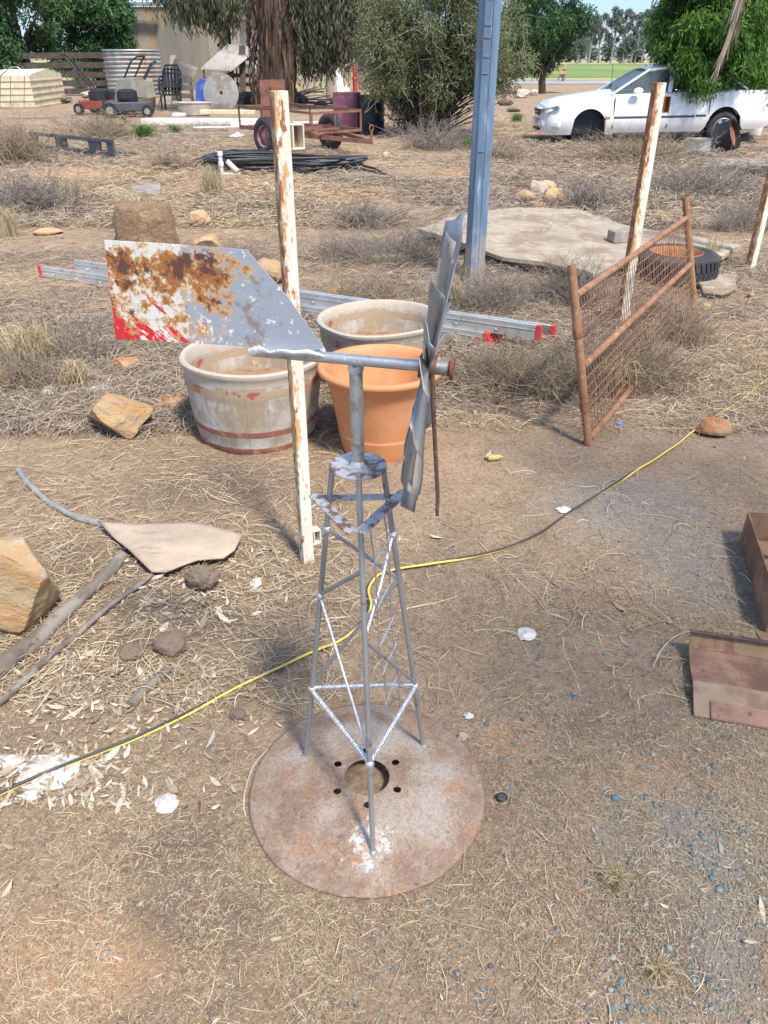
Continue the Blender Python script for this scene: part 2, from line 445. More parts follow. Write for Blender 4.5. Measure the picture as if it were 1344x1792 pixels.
def disc_mat():
    n = NT('rusty_disc_steel')
    x, y, z = n.sep()
    r = n.math('SQRT', n.math('ADD', n.math('MULTIPLY', x, x), n.math('MULTIPLY', y, y)))
    col = n.mix(n.ramp(n.noise(7, 7, .65), [(.38, 0.), (.62, 1.)]), (.28, .185, .125), (.42, .32, .23))
    col = n.mix(n.ramp(n.noise(28, 8, .72), [(.5, 0.), (.66, 1.)]), col, (.40, .32, .25))
    col = n.mix(n.ramp(n.noise(60, 8, .75, n.map(loc=(1, 2, 3))), [(.56, 0.), (.66, 1.)]), col, (.13, .08, .07))
    col = n.mix(n.ramp(n.math('SUBTRACT', n.noise(8, 6), n.math('MULTIPLY', n.math('ABSOLUTE', n.math('SUBTRACT', r, .17)), 1.6)), [(.42, 0.), (.58, .65)]), col, (.46, .41, .35))
    # white spatter in front of the centre hole
    dx = n.math('SUBTRACT', x, .01); dy = n.math('ADD', y, .19)
    q = n.math('SQRT', n.math('ADD', n.math('MULTIPLY', dx, dx), n.math('MULTIPLY', n.math('MULTIPLY', dy, dy), .7)))
    sp = n.math('SUBTRACT', n.noise(48, 8, .75), n.math('MULTIPLY', q, 3.8))
    col = n.mix(n.ramp(sp, [(.32, 0.), (.42, 1.)]), col, (.72, .71, .68))
    col = n.mix(n.ramp(n.noise(11, 7, .7, n.map(loc=(4, 4, 3))), [(.54, 0.), (.66, .8)]), col, (.40, .22, .11))
    col = n.mix(n.ramp(n.math('ADD', n.noise(12, 6), r), [(.82, 0.), (.92, .6)]), col, (.27, .15, .10))
    col = n.mix(n.ramp(n.noise(150, 5, .8), [(.42, .45), (.52, 0.)]), col, (.12, .075, .055))
    col = n.mix(n.ramp(n.noise(110, 6, .8, n.map(loc=(7, 1, 3))), [(.56, 0.), (.66, .5)]), col, (.50, .42, .34))
    n.bump(n.noise(80, 8, .75), .6, .003)
    return n.fin(col, .82, .1)
m_disc = disc_mat()

def barrel_mat():
    n = NT('painted_stave_planter')
    x, y, z = n.sep()
    ang = n.t.nodes.new('ShaderNodeMath'); ang.operation = 'ARCTAN2'; n.link(y, ang.inputs[0]); n.link(x, ang.inputs[1])
    col = n.mix(n.ramp(n.noise(12, 7, .7), [(.4, 0.), (.62, 1.)]), (.36, .31, .25), (.55, .51, .45))
    col = n.mix(n.ramp(n.noise(7, 7, .7, n.map((1, 1, .4), loc=(3, 2, 1))), [(.50, 0.), (.56, 1.)]), col, (.38, .29, .19))
    col = n.mix(n.ramp(n.noise(30, 7, .75, n.map((1, 1, .5), loc=(6, 2, 1))), [(.56, 0.), (.66, .8)]), col, (.30, .24, .18))
    st = n.math('FRACT', n.math('MULTIPLY', ang.outputs[0], 3.2))
    col = n.mix(n.ramp(st, [(.0, 1.), (.025, 0.)]), col, (.25, .2, .16))
    zz = n.math('ADD', z, n.math('MULTIPLY', n.math('SUBTRACT', n.noise(9, 5), .5), .012))
    redc = n.mix(n.ramp(n.noise(16, 7, .7, n.map(loc=(5, 2, 1))), [(.54, 0.), (.66, 1.)]), (.29, .11, .075), (.40, .28, .20))
    for lo, hi, up in ((.305, .345, 1), (.105, .135, 0), (.012, .045, 0)):
        m = n.math('MULTIPLY', n.math('GREATER_THAN', zz, lo), n.math('LESS_THAN', zz, hi))
        col = n.mix(m, col, redc if not up else n.mix(n.ramp(n.noise(7, 7, .7, n.map(loc=(1, 2, 8))), [(.56, 0.), (.6, 1.)]), (.40, .30, .20), (.38, .10, .065)))
    col = n.mix(n.math('GREATER_THAN', zz, .362), col, n.mix(n.noise(30), (.54, .48, .39), (.40, .33, .26)))
    n.bump(n.math('ADD', n.noise(40, 6, .7), n.math('MULTIPLY', n.ramp(st, [(.0, 0.), (.04, 1.)]), .4)), .4, .006)
    return n.fin(col, .85)
m_barrel = barrel_mat()

def rockmat(name, base, c2, c3):
    n = NT(name)
    v = n.map((1, 1, 1.6), (R(25), R(12), 0))
    col = n.mix(n.ramp(n.noise(7, 7, .65, v), [(.38, 0.), (.62, 1.)]), base, c2)
    col = n.mix(n.ramp(n.noise(14, 8, .7, v), [(.52, 0.), (.68, 1.)]), col, c3)
    col = n.mix(n.ramp(n.noise(40, 8, .7), [(.62, 0.), (.74, 1.)]), col, (.17, .11, .07))
    n.bump(n.math('ADD', n.noise(26, 9, .75, v), n.math('MULTIPLY', n.noise(7, 6, .7, v), 1.5)), 1.0, .02)
    return n.fin(col, .88)
m_rock_or = rockmat('orange_sandstone', (.52, .31, .14), (.60, .41, .22), (.36, .29, .25))
m_rock_yl = rockmat('yellow_quartz_stone', (.56, .43, .25), (.62, .34, .14), (.60, .55, .45))
m_rock_rd = rockmat('red_brick_stone', (.50, .21, .09), (.58, .34, .17), (.62, .45, .3))
m_rock_wh = rockmat('pale_limestone', (.55, .50, .42), (.52, .36, .22), (.66, .62, .56))

# ground
def ground_mat():
    n = NT('dry_ground')
    n1 = n.noise(.9, 8, .65); n2 = n.noise(5.5, 8, .7); n3 = n.noise(45, 6, .75); n4 = n.noise(160, 4, .7)
    col = n.mix(n.ramp(n2, [(.36, 0.), (.64, 1.)]), (.295, .205, .125), (.41, .295, .185))
    col = n.mix(n.ramp(n1, [(.46, 0.), (.62, .8)]), col, (.45, .31, .20))
    col = n.mix(n.ramp(n.noise(2.3, 7, .6, n.map(loc=(8, 3, 0))), [(.54, 0.), (.66, .6)]), col, (.23, .17, .125))
    col = n.mix(n.ramp(n3, [(.48, 0.), (.66, .75)]), col, (.14, .10, .075))
    col = n.mix(n.ramp(n.voro(70, out=0), [(.0, .5), (.22, 0.)]), col, (.50, .42, .33))
    col = n.mix(n.ramp(n.noise(60, 6, .7, n.map(loc=(2, 9, 0))), [(.58, 0.), (.70, .7)]), col, (.52, .41, .28))
    o = n.attr('orange'); g = n.attr('gravel'); d = n.attr('shade_and_soil')
    col = n.mix(n.ramp(n.math('ADD', n.math('MULTIPLY', n2, .6), n.math('MULTIPLY', o, .6)), [(.50, 0.), (.78, .8)]), col, (.50, .30, .16))
    col = n.mix(n.ramp(n.math('ADD', n.math('MULTIPLY', n3, .6), n.math('MULTIPLY', g, .45)), [(.50, 0.), (.74, .7)]), col, (.26, .25, .23))
    col = n.mix(n.ramp(n.math('ADD', n.math('MULTIPLY', n2, .5), n.math('MULTIPLY', d, .55)), [(.42, 0.), (.78, .75)]), col, (.15, .11, .08))
    v1 = n.voro(90); v2 = n.voro(38, out=1)
    h = n.math('ADD', n.math('MULTIPLY', n3, .9), n.math('ADD', n.math('MULTIPLY', n4, .35), n.math('MULTIPLY', n2, .8)))
    h = n.math('SUBTRACT', h, n.math('MULTIPLY', v1, .35))
    n.bump(h, .85, .016)
    return n.fin(col, .97)
def build_ground():
    q = np.concatenate([np.exp(np.arange(math.log(.7), math.log(42), .0085)), np.geomspace(43, 4000, 50)])
    Y = q - 2.5
    s = np.linspace(-1.45, 1.45, 280)
    XX = s[None, :] * (q[:, None]); YY = np.repeat(Y[:, None], len(s), 1)
    ZZ = gz(XX, YY)
    V = np.stack([XX, YY, ZZ], -1).reshape(-1, 3)
    i = np.arange(len(V)).reshape(XX.shape)
    Q = np.stack([i[:-1, :-1], i[:-1, 1:], i[1:, 1:], i[1:, :-1]], -1).reshape(-1, 4)
    o = bulk('ground', V, Q, ground_mat(), smooth=True, off=Vector((0, 0, 0)))
    def field(blobs):
        a = np.zeros(len(V))
        for (px, py, rx, ry) in blobs:
            g = G(px, py)
            a = np.maximum(a, np.exp(-((V[:, 0] - g.x) / rx) ** 2 - ((V[:, 1] - g.y) / ry) ** 2))
        return a
    at = o.data.attributes
    for nm, bl in (('orange', [(60, 300, 2.2, .5), (200, 312, 2.2, .45), (350, 318, 2, .4), (480, 330, 1.5, .4), (560, 350, 1.2, .5), (900, 300, 2, .8), (130, 1680, .25, .15), (1165, 1020, .06, .05), (1150, 1370, .12, .08), (900, 1300, .12, .1), (1020, 620, .3, .2), (400, 480, .8, .4)]),
                   ('gravel', [(1200, 1500, .35, .3), (1250, 1650, .35, .25), (1230, 1000, .4, .5), (1290, 700, .8, .8), (1000, 700, .3, .2), (1100, 900, .5, .4), (780, 700, .3, .2)]),
                   ('shade_and_soil', [(300, 1490, .20, .13), (350, 1600, .22, .12), (1130, 1640, .13, .16), (300, 1100, .35, .25), (150, 1000, .5, .25), (380, 860, .5, .3), (500, 720, .5, .35), (640, 450, 2, .8), (920, 700, .6, .3)])):  # blobs left and right of the disc paint palm shade; others darken the soil
        a = at.new(nm, 'FLOAT', 'POINT'); a.data.foreach_set('value', field(bl).astype(np.float32))
    return tag(o, 'dry brown bare earth with straw and scattered dust', None, None, 'structure')
build_ground()
# gravel road and green field beyond it
def sheet(name, pts, z, mat):
    mb = MB(); mb.add([(p[0], p[1], z) for p in pts], [tuple(range(len(pts)))])
    return tag(mb.build(name, mat), kind='structure')
m_road = mk('road_gravel', (.33, .32, .31), [(.5, (.42, .40, .37), .5, .65)], .95, vs=.7)
def field_mat():
    n = NT('green_field')
    y = n.noise(.05, 5, .6, n.map((1, .25, 1)))
    col = n.mix(n.ramp(y, [(.4, 0.), (.6, 1.)]), (.13, .22, .05), (.21, .29, .08))
    col = n.mix(n.ramp(n.noise(.015, 4, .6, n.map((1, .5, 1), loc=(3, 3, 3))), [(.5, 0.), (.62, .8)]), col, (.36, .33, .14))
    col = n.mix(n.ramp(n.noise(1.5, 5, .7), [(.45, 0.), (.7, .5)]), col, (.10, .16, .04))
    n.bump(n.noise(3, 6, .7), .6, .2)
    return n.fin(col, .9)
sheet('gravel_road', [(-90, 62), (90, 62), (90, 72), (-90, 72)], .03, m_road)
sheet('grass_field', [(-150, 78), (150, 78), (1500, 900), (-1500, 900)], .04, field_mat())
m_dryfield = mk('dry_paddock', (.44, .40, .22), [(.02, (.36, .36, .17), .5, .6)], .95, vs=.03)
sheet('dry_paddock', [(-500, 225), (500, 225), (900, 460), (-900, 460)], .09, m_dryfield)
m_verge = mk('dry_verge', (.46, .37, .2), [(.6, (.3, .3, .12), .5, .62)], .95, vs=.8)
sheet('road_verge', [(-100, 72.05), (100, 72.05), (100, 78.1), (-100, 78.1)], .05, m_verge)
#PART2
# ================================================================== WINDMILL ORNAMENT
CX, CY = -.044, 1.362
wm = thing('garden_windmill', 'welded steel garden windmill on a rusty disc base, standing in the centre', 'garden windmill', (CX, CY, 0))
def dome(r): return .052 * (1 - (r / .308) ** 2) + .006
def build_disc():
    bm = bmesh.new()
    NA = 180; rr = [.058, .062, .07, .078, .086, .094, .102, .11, .118, .13, .145, .16, .18, .2, .22, .24, .26, .275, .288, .298, .305]
    holes = [(.0875 * math.cos(R(a)), .0875 * math.sin(R(a))) for a in (92, 32, -28, -88, -148, -208)]
    grid = []
    for i, r in enumerate(rr):
        row = []
        for j in range(NA):
            t = 2 * PI * j / NA
            r2 = r * (1 + (.012 * noise.noise(Vector((math.cos(t) * 2, math.sin(t) * 2, 3))) + .006 * noise.noise(Vector((math.cos(t) * 9, math.sin(t) * 9, 1)))) * (i / 20) ** 4)
            row.append([r2 * math.cos(t), r2 * math.sin(t)])
        grid.append(row)
    HR = .0105
    vv = []
    for row in grid:
        for p in row:
            for h in holes:
                d = math.hypot(p[0] - h[0], p[1] - h[1])
                if d < HR * 1.75:      # squeeze the lattice on to the rim of the bolt hole
                    k = HR * (1.0 if d < HR * 1.2 else d / HR / 1.2) / max(d, 1e-4)
                    p[0] = h[0] + (p[0] - h[0]) * k; p[1] = h[1] + (p[1] - h[1]) * k
            vv.append(bm.verts.new((p[0] + CX, p[1] + CY, dome(math.hypot(*p)) if math.hypot(*p) > .105 else dome(.105))))
    for i in range(len(rr) - 1):
        for j in range(NA):
            q = [vv[i * NA + j], vv[i * NA + (j + 1) % NA], vv[(i + 1) * NA + (j + 1) % NA], vv[(i + 1) * NA + j]]
            c = sum((v.co for v in q), Vector()) / 4
            if any(math.hypot(c.x - CX - h[0], c.y - CY - h[1]) < HR * .93 for h in holes): continue
            bm.faces.new(q)
    bmesh.ops.recalc_face_normals(bm, faces=bm.faces)
    me = bpy.data.meshes.new('base_disc')
    bmesh.ops.translate(bm, verts=bm.verts, vec=(-CX, -CY, 0))
    bm.to_mesh(me); bm.free()
    for p in me.polygons: p.use_smooth = True
    me.set_sharp_from_angle(angle=R(40))
    o = finish('base_disc', me, m_disc, wm, ORI[wm.name])
    sm = o.modifiers.new('solid', 'SOLIDIFY'); sm.thickness = .005; sm.offset = -1 if me.polygons[0].normal.z > 0 else 1
build_disc()
FB, LB, RB = G(653, 1492, .032), G(535, 1325, .032), G(741, 1305, .032)
ZT = .945
FT_, LT_, RT_ = P(628, 852, 1.312), P(583, 838, 1.385), P(669, 826, 1.392)
for v in (FT_, LT_, RT_): v.z = ZT
def legp(a, b, z): return a.lerp(b, (z - a.z) / (b.z - a.z))
def legpy(a, b, py):     # point of a leg that shows at picture row py
    lo, hi = a.z, b.z
    for _ in range(40):
        m = (lo + hi) / 2
        if project(legp(a, b, m))[1] > py: lo = m
        else: hi = m
    return legp(a, b, lo)
for a, b in ((FB, FT_), (LB, LT_), (RB, RT_)):
    mb = MB(); mb.tube([a - Vector((0, 0, .006)), a.lerp(b, .3), a.lerp(b, .6), b], .0062, 14)
    lg = mb.build('leg', m_rod, wm, 40)
    w = MB(); w.lathe([(.001, .012), (.008, .010), (.0115, .002), (.013, -.004)], a + Vector((0, 0, -.002)), 12)
    w.build('weld_bead', m_rod, lg, 60, wob=(200, .0015))
def rod(pts, r, mat, name='brace_rod', n=10):
    return MB().tube(pts, r, n).build(name, mat, wm, 40)
L_ = lambda y: legpy(LB, LT_, y); R_ = lambda y: legpy(RB, RT_, y); F_ = lambda y: legpy(FB, FT_, y)
# zigzag braces
rod([L_(925), R_(1013)], .0042, m_rod)
rod([R_(1013), L_(1196).lerp(R_(1013), .35) + Vector((-.004, 0, -.004)), L_(1196)], .0045, m_rod)
rod([F_(1000), L_(1040)], .0048, m_rod)
rod([L_(1045), F_(1325)], .0036, m_bright)
rod([R_(935), R_(935).lerp(F_(1118), .5) + Vector((.003, 0, 0)), F_(1118)], .0038, m_bright)
rod([F_(1122), R_(1193)], .0042, m_rod)
# threaded girt ring
def threaded(a, b):
    k = 70; pts = [a.lerp(b, i / k) for i in range(k + 1)]
    return MB().tube(pts, [.0066 if i % 2 else .0054 for i in range(k + 1)], 12).build('girt_rod', m_bright, wm)
threaded(L_(1203), R_(1197)); threaded(L_(1208), F_(1335)); threaded(R_(1203), F_(1335))
for q in (L_(1205), R_(1200), F_(1337), L_(1042), R_(935), L_(925)):
    w = MB(); w.lathe([(.001, .011), (.0085, .007), (.0105, 0), (.0085, -.008), (.001, -.012)], q, 12)
    w.build('weld_bead', m_bright, wm, 60, wob=(150, .003))
# triangular platform of three flat bars
ZP = .862
A_, B_ = G(547, 868, ZP), G(709, 866, ZP)
Cc = (A_ + B_) / 2; Cf = Vector((Cc.x - .001, Cc.y - .163, ZP))
def flat(p, q, w, z, over=0):
    d = (q - p).normalized(); p = p - d * over; q = q + d * over
    return MB().bar(p + Vector((0, 0, z)), q + Vector((0, 0, z)), w, .0045).build('platform_bar', m_platey, wm, bev=.0008)
flat(A_ + Vector((.012, .0, 0)), B_ + Vector((-.012, 0, 0)), .021, -.0047)
dA = (Cf - A_).normalized(); dB = (Cf - B_).normalized()
flat(A_ + Vector((.004, .002, 0)), Cf - dA * .022 + Vector((-.0, .004, 0)), .024, 0, .004)
flat(B_ + Vector((-.004, .002, 0)), Cf - dB * .010 + Vector((.004, .004, 0)), .024, .0047, .006)
# access ladder of thin wires
l0, l1 = P(648, 930, Cf.y + .045), P(680, 1278, RB.y - .16)
r0, r1 = P(673, 905, Cf.y + .11), P(699, 1237, RB.y - .07)
def bow(a, b, s=.003): return [a.lerp(b, t) + Vector((s * math.sin(t * 9), s * math.cos(t * 7), 0)) for t in [i / 12 for i in range(13)]]
rod(bow(l0, l1), .0017, m_rod, 'ladder_rail', 6); rod(bow(r0, r1), .0017, m_rod, 'ladder_rail', 6)
for t in (.14, .34, .52, .67, .84):
    a, b = l0.lerp(l1, t), r0.lerp(r1, t - .03); d = (b - a) * .22
    rod([a - d * .3, a.lerp(b, .5) + Vector((0, 0, .002)), b + d], .0019, m_bright, 'ladder_rung', 6)
# top plate, mast, collar
pc = Vector((-.0515, 1.366, ZT))
mb = MB(); mb.lathe([(0.0001, 0), (.0565, 0), (.0575, .002), (.0575, .0055), (.0565, .0075), (.0001, .0075)], pc, 56)
mb.build('top_plate', m_platey, wm, 30)
mt = Vector((pc.x - .001, pc.y, 1.165))
mast = MB().tube([pc + Vector((0, 0, .007)), mt], .0128, 28).build('mast', m_galv, wm, 40)
MB().lathe([(.0128, 0), (.0134, .0015), (.0128, .003)], pc + Vector((0, 0, .058)), 28).build('brass_ring', mk('brass_seam', (.42, .33, .14), [], .5, .4), mast)
MB().lathe([(.020, 0), (.017, .005), (.0135, .010)], pc + Vector((0, 0, .0072)), 24).build('weld_bead', m_platey, wm, 60, wob=(180, .003))
MB().lathe([(.0132, -.004), (.0155, .003), (.0150, .008), (.0125, .012)], mt + Vector((0, 0, -.016)), 20).build('weld_bead', m_bright, wm, 60, wob=(180, .003))
# boom
b0, b1 = P(444, 614, 1.393), P(790, 645, 1.314)
bd = (b1 - b0).normalized()
boom = MB().tube([b0, b0.lerp(b1, .5), b1 - bd * .02], .0105, 24).build('boom', m_silver, wm, 40)
MB().tube([b1 - bd * .055, b1 - bd * .004], .0135, 24).build('bearing_sleeve', m_rod, wm, 40)
MB().tube([b1 - bd * .006, b1 - bd * .002, b1 - bd * .001, b1 + bd * .0045], [.014, .014, .0205, .0205], 28).build('end_washer', m_rust, wm, 40)
# tail vane: a real 2 mm plate in the boom's plane
vn = bd.cross(Vector((0, 0, 1))).normalized()
vp = b0 + Vector((0, 0, .012))
out = [(183, 420), (300, 427), (432, 437), (470, 481), (503, 519), (536, 566), (566, 606), (560, 612), (500, 610), (444, 607), (350, 601), (203, 592), (193, 508)]
pts = [PL(x, y, vp, vn) for x, y in out]
MB().prism([p - vn * .0012 for p in pts], vn * .0024).build('tail_vane', m_vane, wm)
wl = [PL(x, y, vp - vn * .009, vn) for x, y in ((446, 610), (462, 606), (480, 611), (500, 608), (520, 613), (545, 611), (572, 618))]
MB().tube(wl, [.008, .0085, .006, .0082, .0062, .008, .004], 10).build('weld_seam', m_bright, wm, 60, wob=(70, .006))
MB().tube([p + vn * .018 for p in wl], [.007, .0075, .005, .0072, .0052, .007, .004], 10).build('weld_seam', m_bright, wm, 60, wob=(70, .005))
# rotor
m_darkrust = mk('dark_rust', (.12, .075, .06), [(40, (.22, .12, .08), .5, .62)], .7, .3)
m_blade2 = mk('dusty_blade', (.40, .355, .29), [(12, (.30, .28, .25), .5, .62), (40, (.50, .50, .48), .58, .68)], .65, .25, (40, .35, .004))
hub = b1 - bd * .042
ru = Vector((.135, .99, 0)).normalized(); rv = Vector((.115, -.013, .99)).normalized()
rn = ru.cross(rv).normalized()
if rn.x < 0: rn = -rn
MB().tube([hub - rn * .016, hub + rn * .014], .022, 24).build('hub', m_darkrust, wm, 40)
random.seed(5)
for k, (deg, ln, tw, w1) in enumerate([(88 + 20 * i + random.uniform(-4, 4), random.uniform(.225, .262), random.uniform(18, 36), random.uniform(.040, .052)) for i in range(18)]):
    t = R(deg); rad = ru * math.cos(t) + rv * math.sin(t); tang = -ru * math.sin(t) + rv * math.cos(t)
    tw = tw * .72 + 6; side = tang * math.cos(R(tw)) + rn * math.sin(R(tw)); nn = rad.cross(side)
    NR, NC = 9, 5; vs = []; fs = []
    jit = random.uniform(-.004, .004)
    for i in range(NR):
        s = i / (NR - 1); r0_ = .03 + (ln - .03) * s
        wd_ = (.020 + (w1 * 1.22 - .020) * min(1, s * 1.25))
        for j in range(NC):
            c = (j / (NC - 1) - .5)
            p = hub + rad * (r0_ + .016 * c * s * s) + side * (c * wd_ * (1 + .10 * noise.noise(Vector((k, s * 7, 5))))) + nn * (.003 * (c * c * 4 - 1) * s + .005 * noise.noise(Vector((k * 3, s * 3, c * 2))) * s) + rn * (.004 * s * s + jit)
            vs.append(p)
    for i in range(NR - 1):
        for j in range(NC - 1):
            a = i * NC + j; fs.append((a, a + 1, a + NC + 1, a + NC))
    b_ = MB().add(vs, fs).build('blade', m_blade2 if k % 3 == 1 else m_blade, wm, 60)
    sm = b_.modifiers.new('s', 'SOLIDIFY'); sm.thickness = .0016
    if k in (0, 3, 9):
        MB().bar(hub + rad * .02 - nn * .008, hub + rad * (ln * .75) - nn * .007, .012, .003, up=nn).build('blade_strap', m_silver, wm, bev=.0006)
MB().tube([P(757, 652, hub.y - .02), P(758, 705, hub.y - .02), P(762, 790, hub.y - .015), P(766, 868, hub.y - .02), P(765, 902, hub.y - .022)], [.004, .0045, .004, .004, .0035], 8).build('bent_spoke', m_darkrust, wm, 40)
for (x, y) in ((739, 725), (737, 768), (748, 700)):
    q = P(x, y, hub.y - .06); MB().tube([q, q - Vector((.002, .006, 0))], .0028, 8).build('rivet', m_rod, wm, 40)

# ================================================================== POSTS
def rhs_post(name, base, h, w, d, yaw, mat, label, cat, group=None, sink=.05, hollow=True):
    root = thing(name, label, cat, base, group)
    M = Matrix.Translation(base) @ Matrix.Rotation(R(yaw), 4, 'Z')
    mb = MB(); t = .004; x, y = w / 2, d / 2
    o_ = [(-x, -y), (x, -y), (x, y), (-x, y)]; i_ = [(-x + t, -y + t), (x - t, -y + t), (x - t, y - t), (-x + t, y - t)]
    levels = [-sink, .02, .3, .7, 1.1, h]
    vs = [(a, b, z) for z in levels for a, b in o_] + [(a, b, z) for z in (h, h - .25) for a, b in i_]
    fs = []; k = len(levels)
    for q in range(k - 1):
        for i in range(4): fs.append((q * 4 + i, q * 4 + (i + 1) % 4, q * 4 + 4 + (i + 1) % 4, q * 4 + 4 + i))
    T = (k - 1) * 4; I = k * 4
    for i in range(4):
        fs.append((T + i, T + (i + 1) % 4, I + (i + 1) % 4, I + i)); fs.append((I + i, I + (i + 1) % 4, I + 4 + (i + 1) % 4, I + 4 + i))
    mb.add(vs, fs, M)
    mb.build('post_tube', mat, root, bev=.0035, bs=3)
    return root, M
pb = GZ(538, 985)
post1, M1 = rhs_post('steel_post', pb, 1.575, .043, .036, 30, m_post, 'flaking white and rust steel post behind the windmill tail', 'post', 'white rusted steel posts')
def bracket(parent, M, z, w=.045, h=.075, dd=.035, mat=m_post, x=.026 + .0225):
    mb = MB(); t = .004
    c = Vector((x, -.005, z))
    mb.box(c + Vector((0, 0, h / 2)), (w, dd, t), M=M); mb.box(c - Vector((0, 0, h / 2)), (w, dd, t), M=M)
    mb.box(c + Vector((w / 2, 0, 0)), (t, dd, h + t), M=M); mb.box(c + Vector((-w / 2 + .004, 0, 0)), (t, dd, h - t), M=M); 
    o = mb.build('tube_bracket', mat, parent, bev=.001)
    MB().box(c + Vector((0, dd / 2 - .012, 0)), (w - t * 2.2, .003, h - t * 1.2), M=M).build('bracket_inside', m_rust, o)
    return o
bracket(post1, M1, 1.46, h=.062, w=.036, dd=.045, x=.0395)
bracket(post1, M1, .115, h=.055, w=.028, x=.0355)
MB().box((.004, .0245, 1.49), (.036, .012, .19), M=M1).build('backing_plate', m_rust, post1, bev=.001)
p2 = GZ(1087, 566)
post2, M2 = rhs_post('steel_post', p2, 1.52, .072, .05, 20, m_post, 'flaking white and rust steel post behind the mesh gate panel', 'post', 'white rusted steel posts')
bracket(post2, M2, 1.40, h=.09, w=.045, dd=.05, x=.06, mat=m_rust)
p3 = GZ(1311, 474)
post3, M3 = rhs_post('steel_post', p3, 2.1, .075, .06, 35, m_post, 'rust streaked steel post at the right edge beyond the gate', 'post', 'white rusted steel posts')
MB().box((.06, .01, .95), (.03, .03, 1.96), M=M3).build('side_strap', m_rust, post3, bev=.002)
p4 = GZ(829, 492)
post4, M4 = rhs_post('blue_post', p4, 3.4, .135, .10, 24, m_bluepost, 'tall blue grey steel post rising out of the picture', 'post')
for k, z in enumerate((1.02, 1.55, 1.66, 1.78, 1.86, 2.02)):
    MB().box((-.035, -.053, z), (.055, .006, .010 if k % 2 else .016), M=M4).build('weld_rib', m_bluepost, post4, bev=.002)
MB().box((.008, -.052, 1.7), (.012, .010, 3.3), M=M4).build('seam_lip', m_bluepost, post4, bev=.003)
tag(MB().box(GZ(817, 478) + Vector((0, .05, .16)), (.045, .03, .42), (0, R(4), 0)).build('timber_stake', m_wood_dk, bev=.003), 'short dark timber stake beside the foot of the blue post', 'stake')

# ================================================================== PLANTERS
def half_barrel(base, r0, r1, h, label, seed):
    root = thing('planter_tub', label, 'planter', base, 'round planters behind the windmill')
    mb = MB(); prof = [(r0 - .02, 0), (r0, .004)]
    for i in range(1, 17):
        s = i / 16; prof.append((r0 + (r1 - r0) * (s ** .72) + (.004 if (.75 < s < .87 or .25 < s < .34 or s < .12) else 0), h * s * .905))
    prof += [(r1 + .006, h * .93), (r1 + .011, h * .955), (r1 + .010, h * .985), (r1 + .000, h), (r1 - .016, h * .992), (r1 - .026, h * .96), (r1 - .035, h * .85), (r0 + .015, h * .5), (r0 - .02, h * .42)]
    mb.lathe(prof, base, 96)
    random.seed(seed)
    mb.build('tub', m_barrel, root, 40, wob=(3, .01))
    MB().lathe([(.001, h * .55 + .02), (r0 * .5, h * .55 + .014), (r1 * .93, h * .55)], base, 40).build('soil', m_soil, root, 60, wob=(9, .015))
    return root
def base_at(px, py, r, z=0):   # centre of a round foot whose near edge shows at (px, py)
    g = GZ(px, py); g = Vector((g.x * (1 + r / g.y), g.y + r, 0)); g.z = float(gz(g.x, g.y)) - .008
    return g
half_barrel(base_at(458, 795, .285), .285, .340, .425, 'weathered white barrel tub with dull red bands, left of the terracotta pot', 1)
half_barrel(Vector((-.02, 4.27, -.006)), .285, .345, .405, 'weathered white barrel tub with brown rim, furthest back behind the terracotta pot', 2)
tp = base_at(667, 812, .185)
pot = thing('terracotta_pot', 'large smooth orange terracotta plastic pot with a wide rim', 'plant pot', tp, 'round planters behind the windmill')
hh = .405
prof = [(.16, 0), (.183, .003), (.188, .02), (.205, .098), (.2065, .104), (.2035, .108), (.2045, .112), (.228, .24), (.248, .325), (.251, .333), (.256, .338), (.275, .365), (.283, .373), (.292, .380), (.2935, .392), (.287, .402), (.275, .405), (.263, .400), (.250, .375), (.232, .31), (.20, .20)]
MB().lathe([(r_, z_ * 1.06) for r_, z_ in prof], tp, 96).build('pot_body', m_terra, pot, 50)
MB().lathe([(.001, .16), (.19, .15), (.205, .145)], tp, 40).build('soil', m_soil, pot, 60, wob=(9, .01))

# ================================================================== LADDER
ga, gb = GZ(73, 486), GZ(905, 618)
ld = (gb - ga); LL = ld.length; ld.normalize(); lp = Vector((-ld.y, ld.x, 0))
lad = thing('extension_ladder', 'long aluminium extension ladder with red end caps lying on the ground', 'ladder', ga)
def section(t0, t1, z0, w, off, hh=.082):
    sec = None
    for s in (0, 1):
        dz = Vector((0, 0, z0 + hh / 2 - s * .085)); p = ga + ld * t0 + lp * (off + s * w) + dz; q = ga + ld * t1 + lp * (off + s * w) + dz
        mb = MB().bar(p, q, .003, hh)
        sg = 1 if s == 0 else -1
        for zz in (-hh / 2 + .002, hh / 2 - .002): mb.bar(p + Vector((0, 0, zz)) + lp * .014 * sg, q + Vector((0, 0, zz)) + lp * .014 * sg, .026, .004)
        mb.bar(p + Vector((0, 0, .012)) - lp * .003 * sg, q + Vector((0, 0, .012)) - lp * .003 * sg, .003, .004)
        o = mb.build('rail', m_alu, lad)
        for e, sgn in ((p, -1), (q, 1)):
            if (sgn > 0) or t0 == 0 or s == 1:
                MB().box((0, 0, 0), (.035, .032, hh + .008), M=Matrix.Translation(e + lp * .008 * sg) @ ld.to_track_quat('X', 'Z').to_matrix().to_4x4()).build('end_cap', m_redplastic, lad, bev=.004)
    n = int((t1 - t0) / .28)
    for i in range(n):
        c = ga + ld * (t0 + .16 + i * .28) + Vector((0, 0, z0 + hh / 2 - .005)) + lp * off
        MB().tube([c - lp * .006, c + lp * (w + .006) - Vector((0, 0, .085))], .014, 10, cap=False).build('rung', m_alu, lad, 40)
section(0, LL - .22, .012, .38, 0, .088)
section(.42, LL + .12, .102, .34, .02, .088)
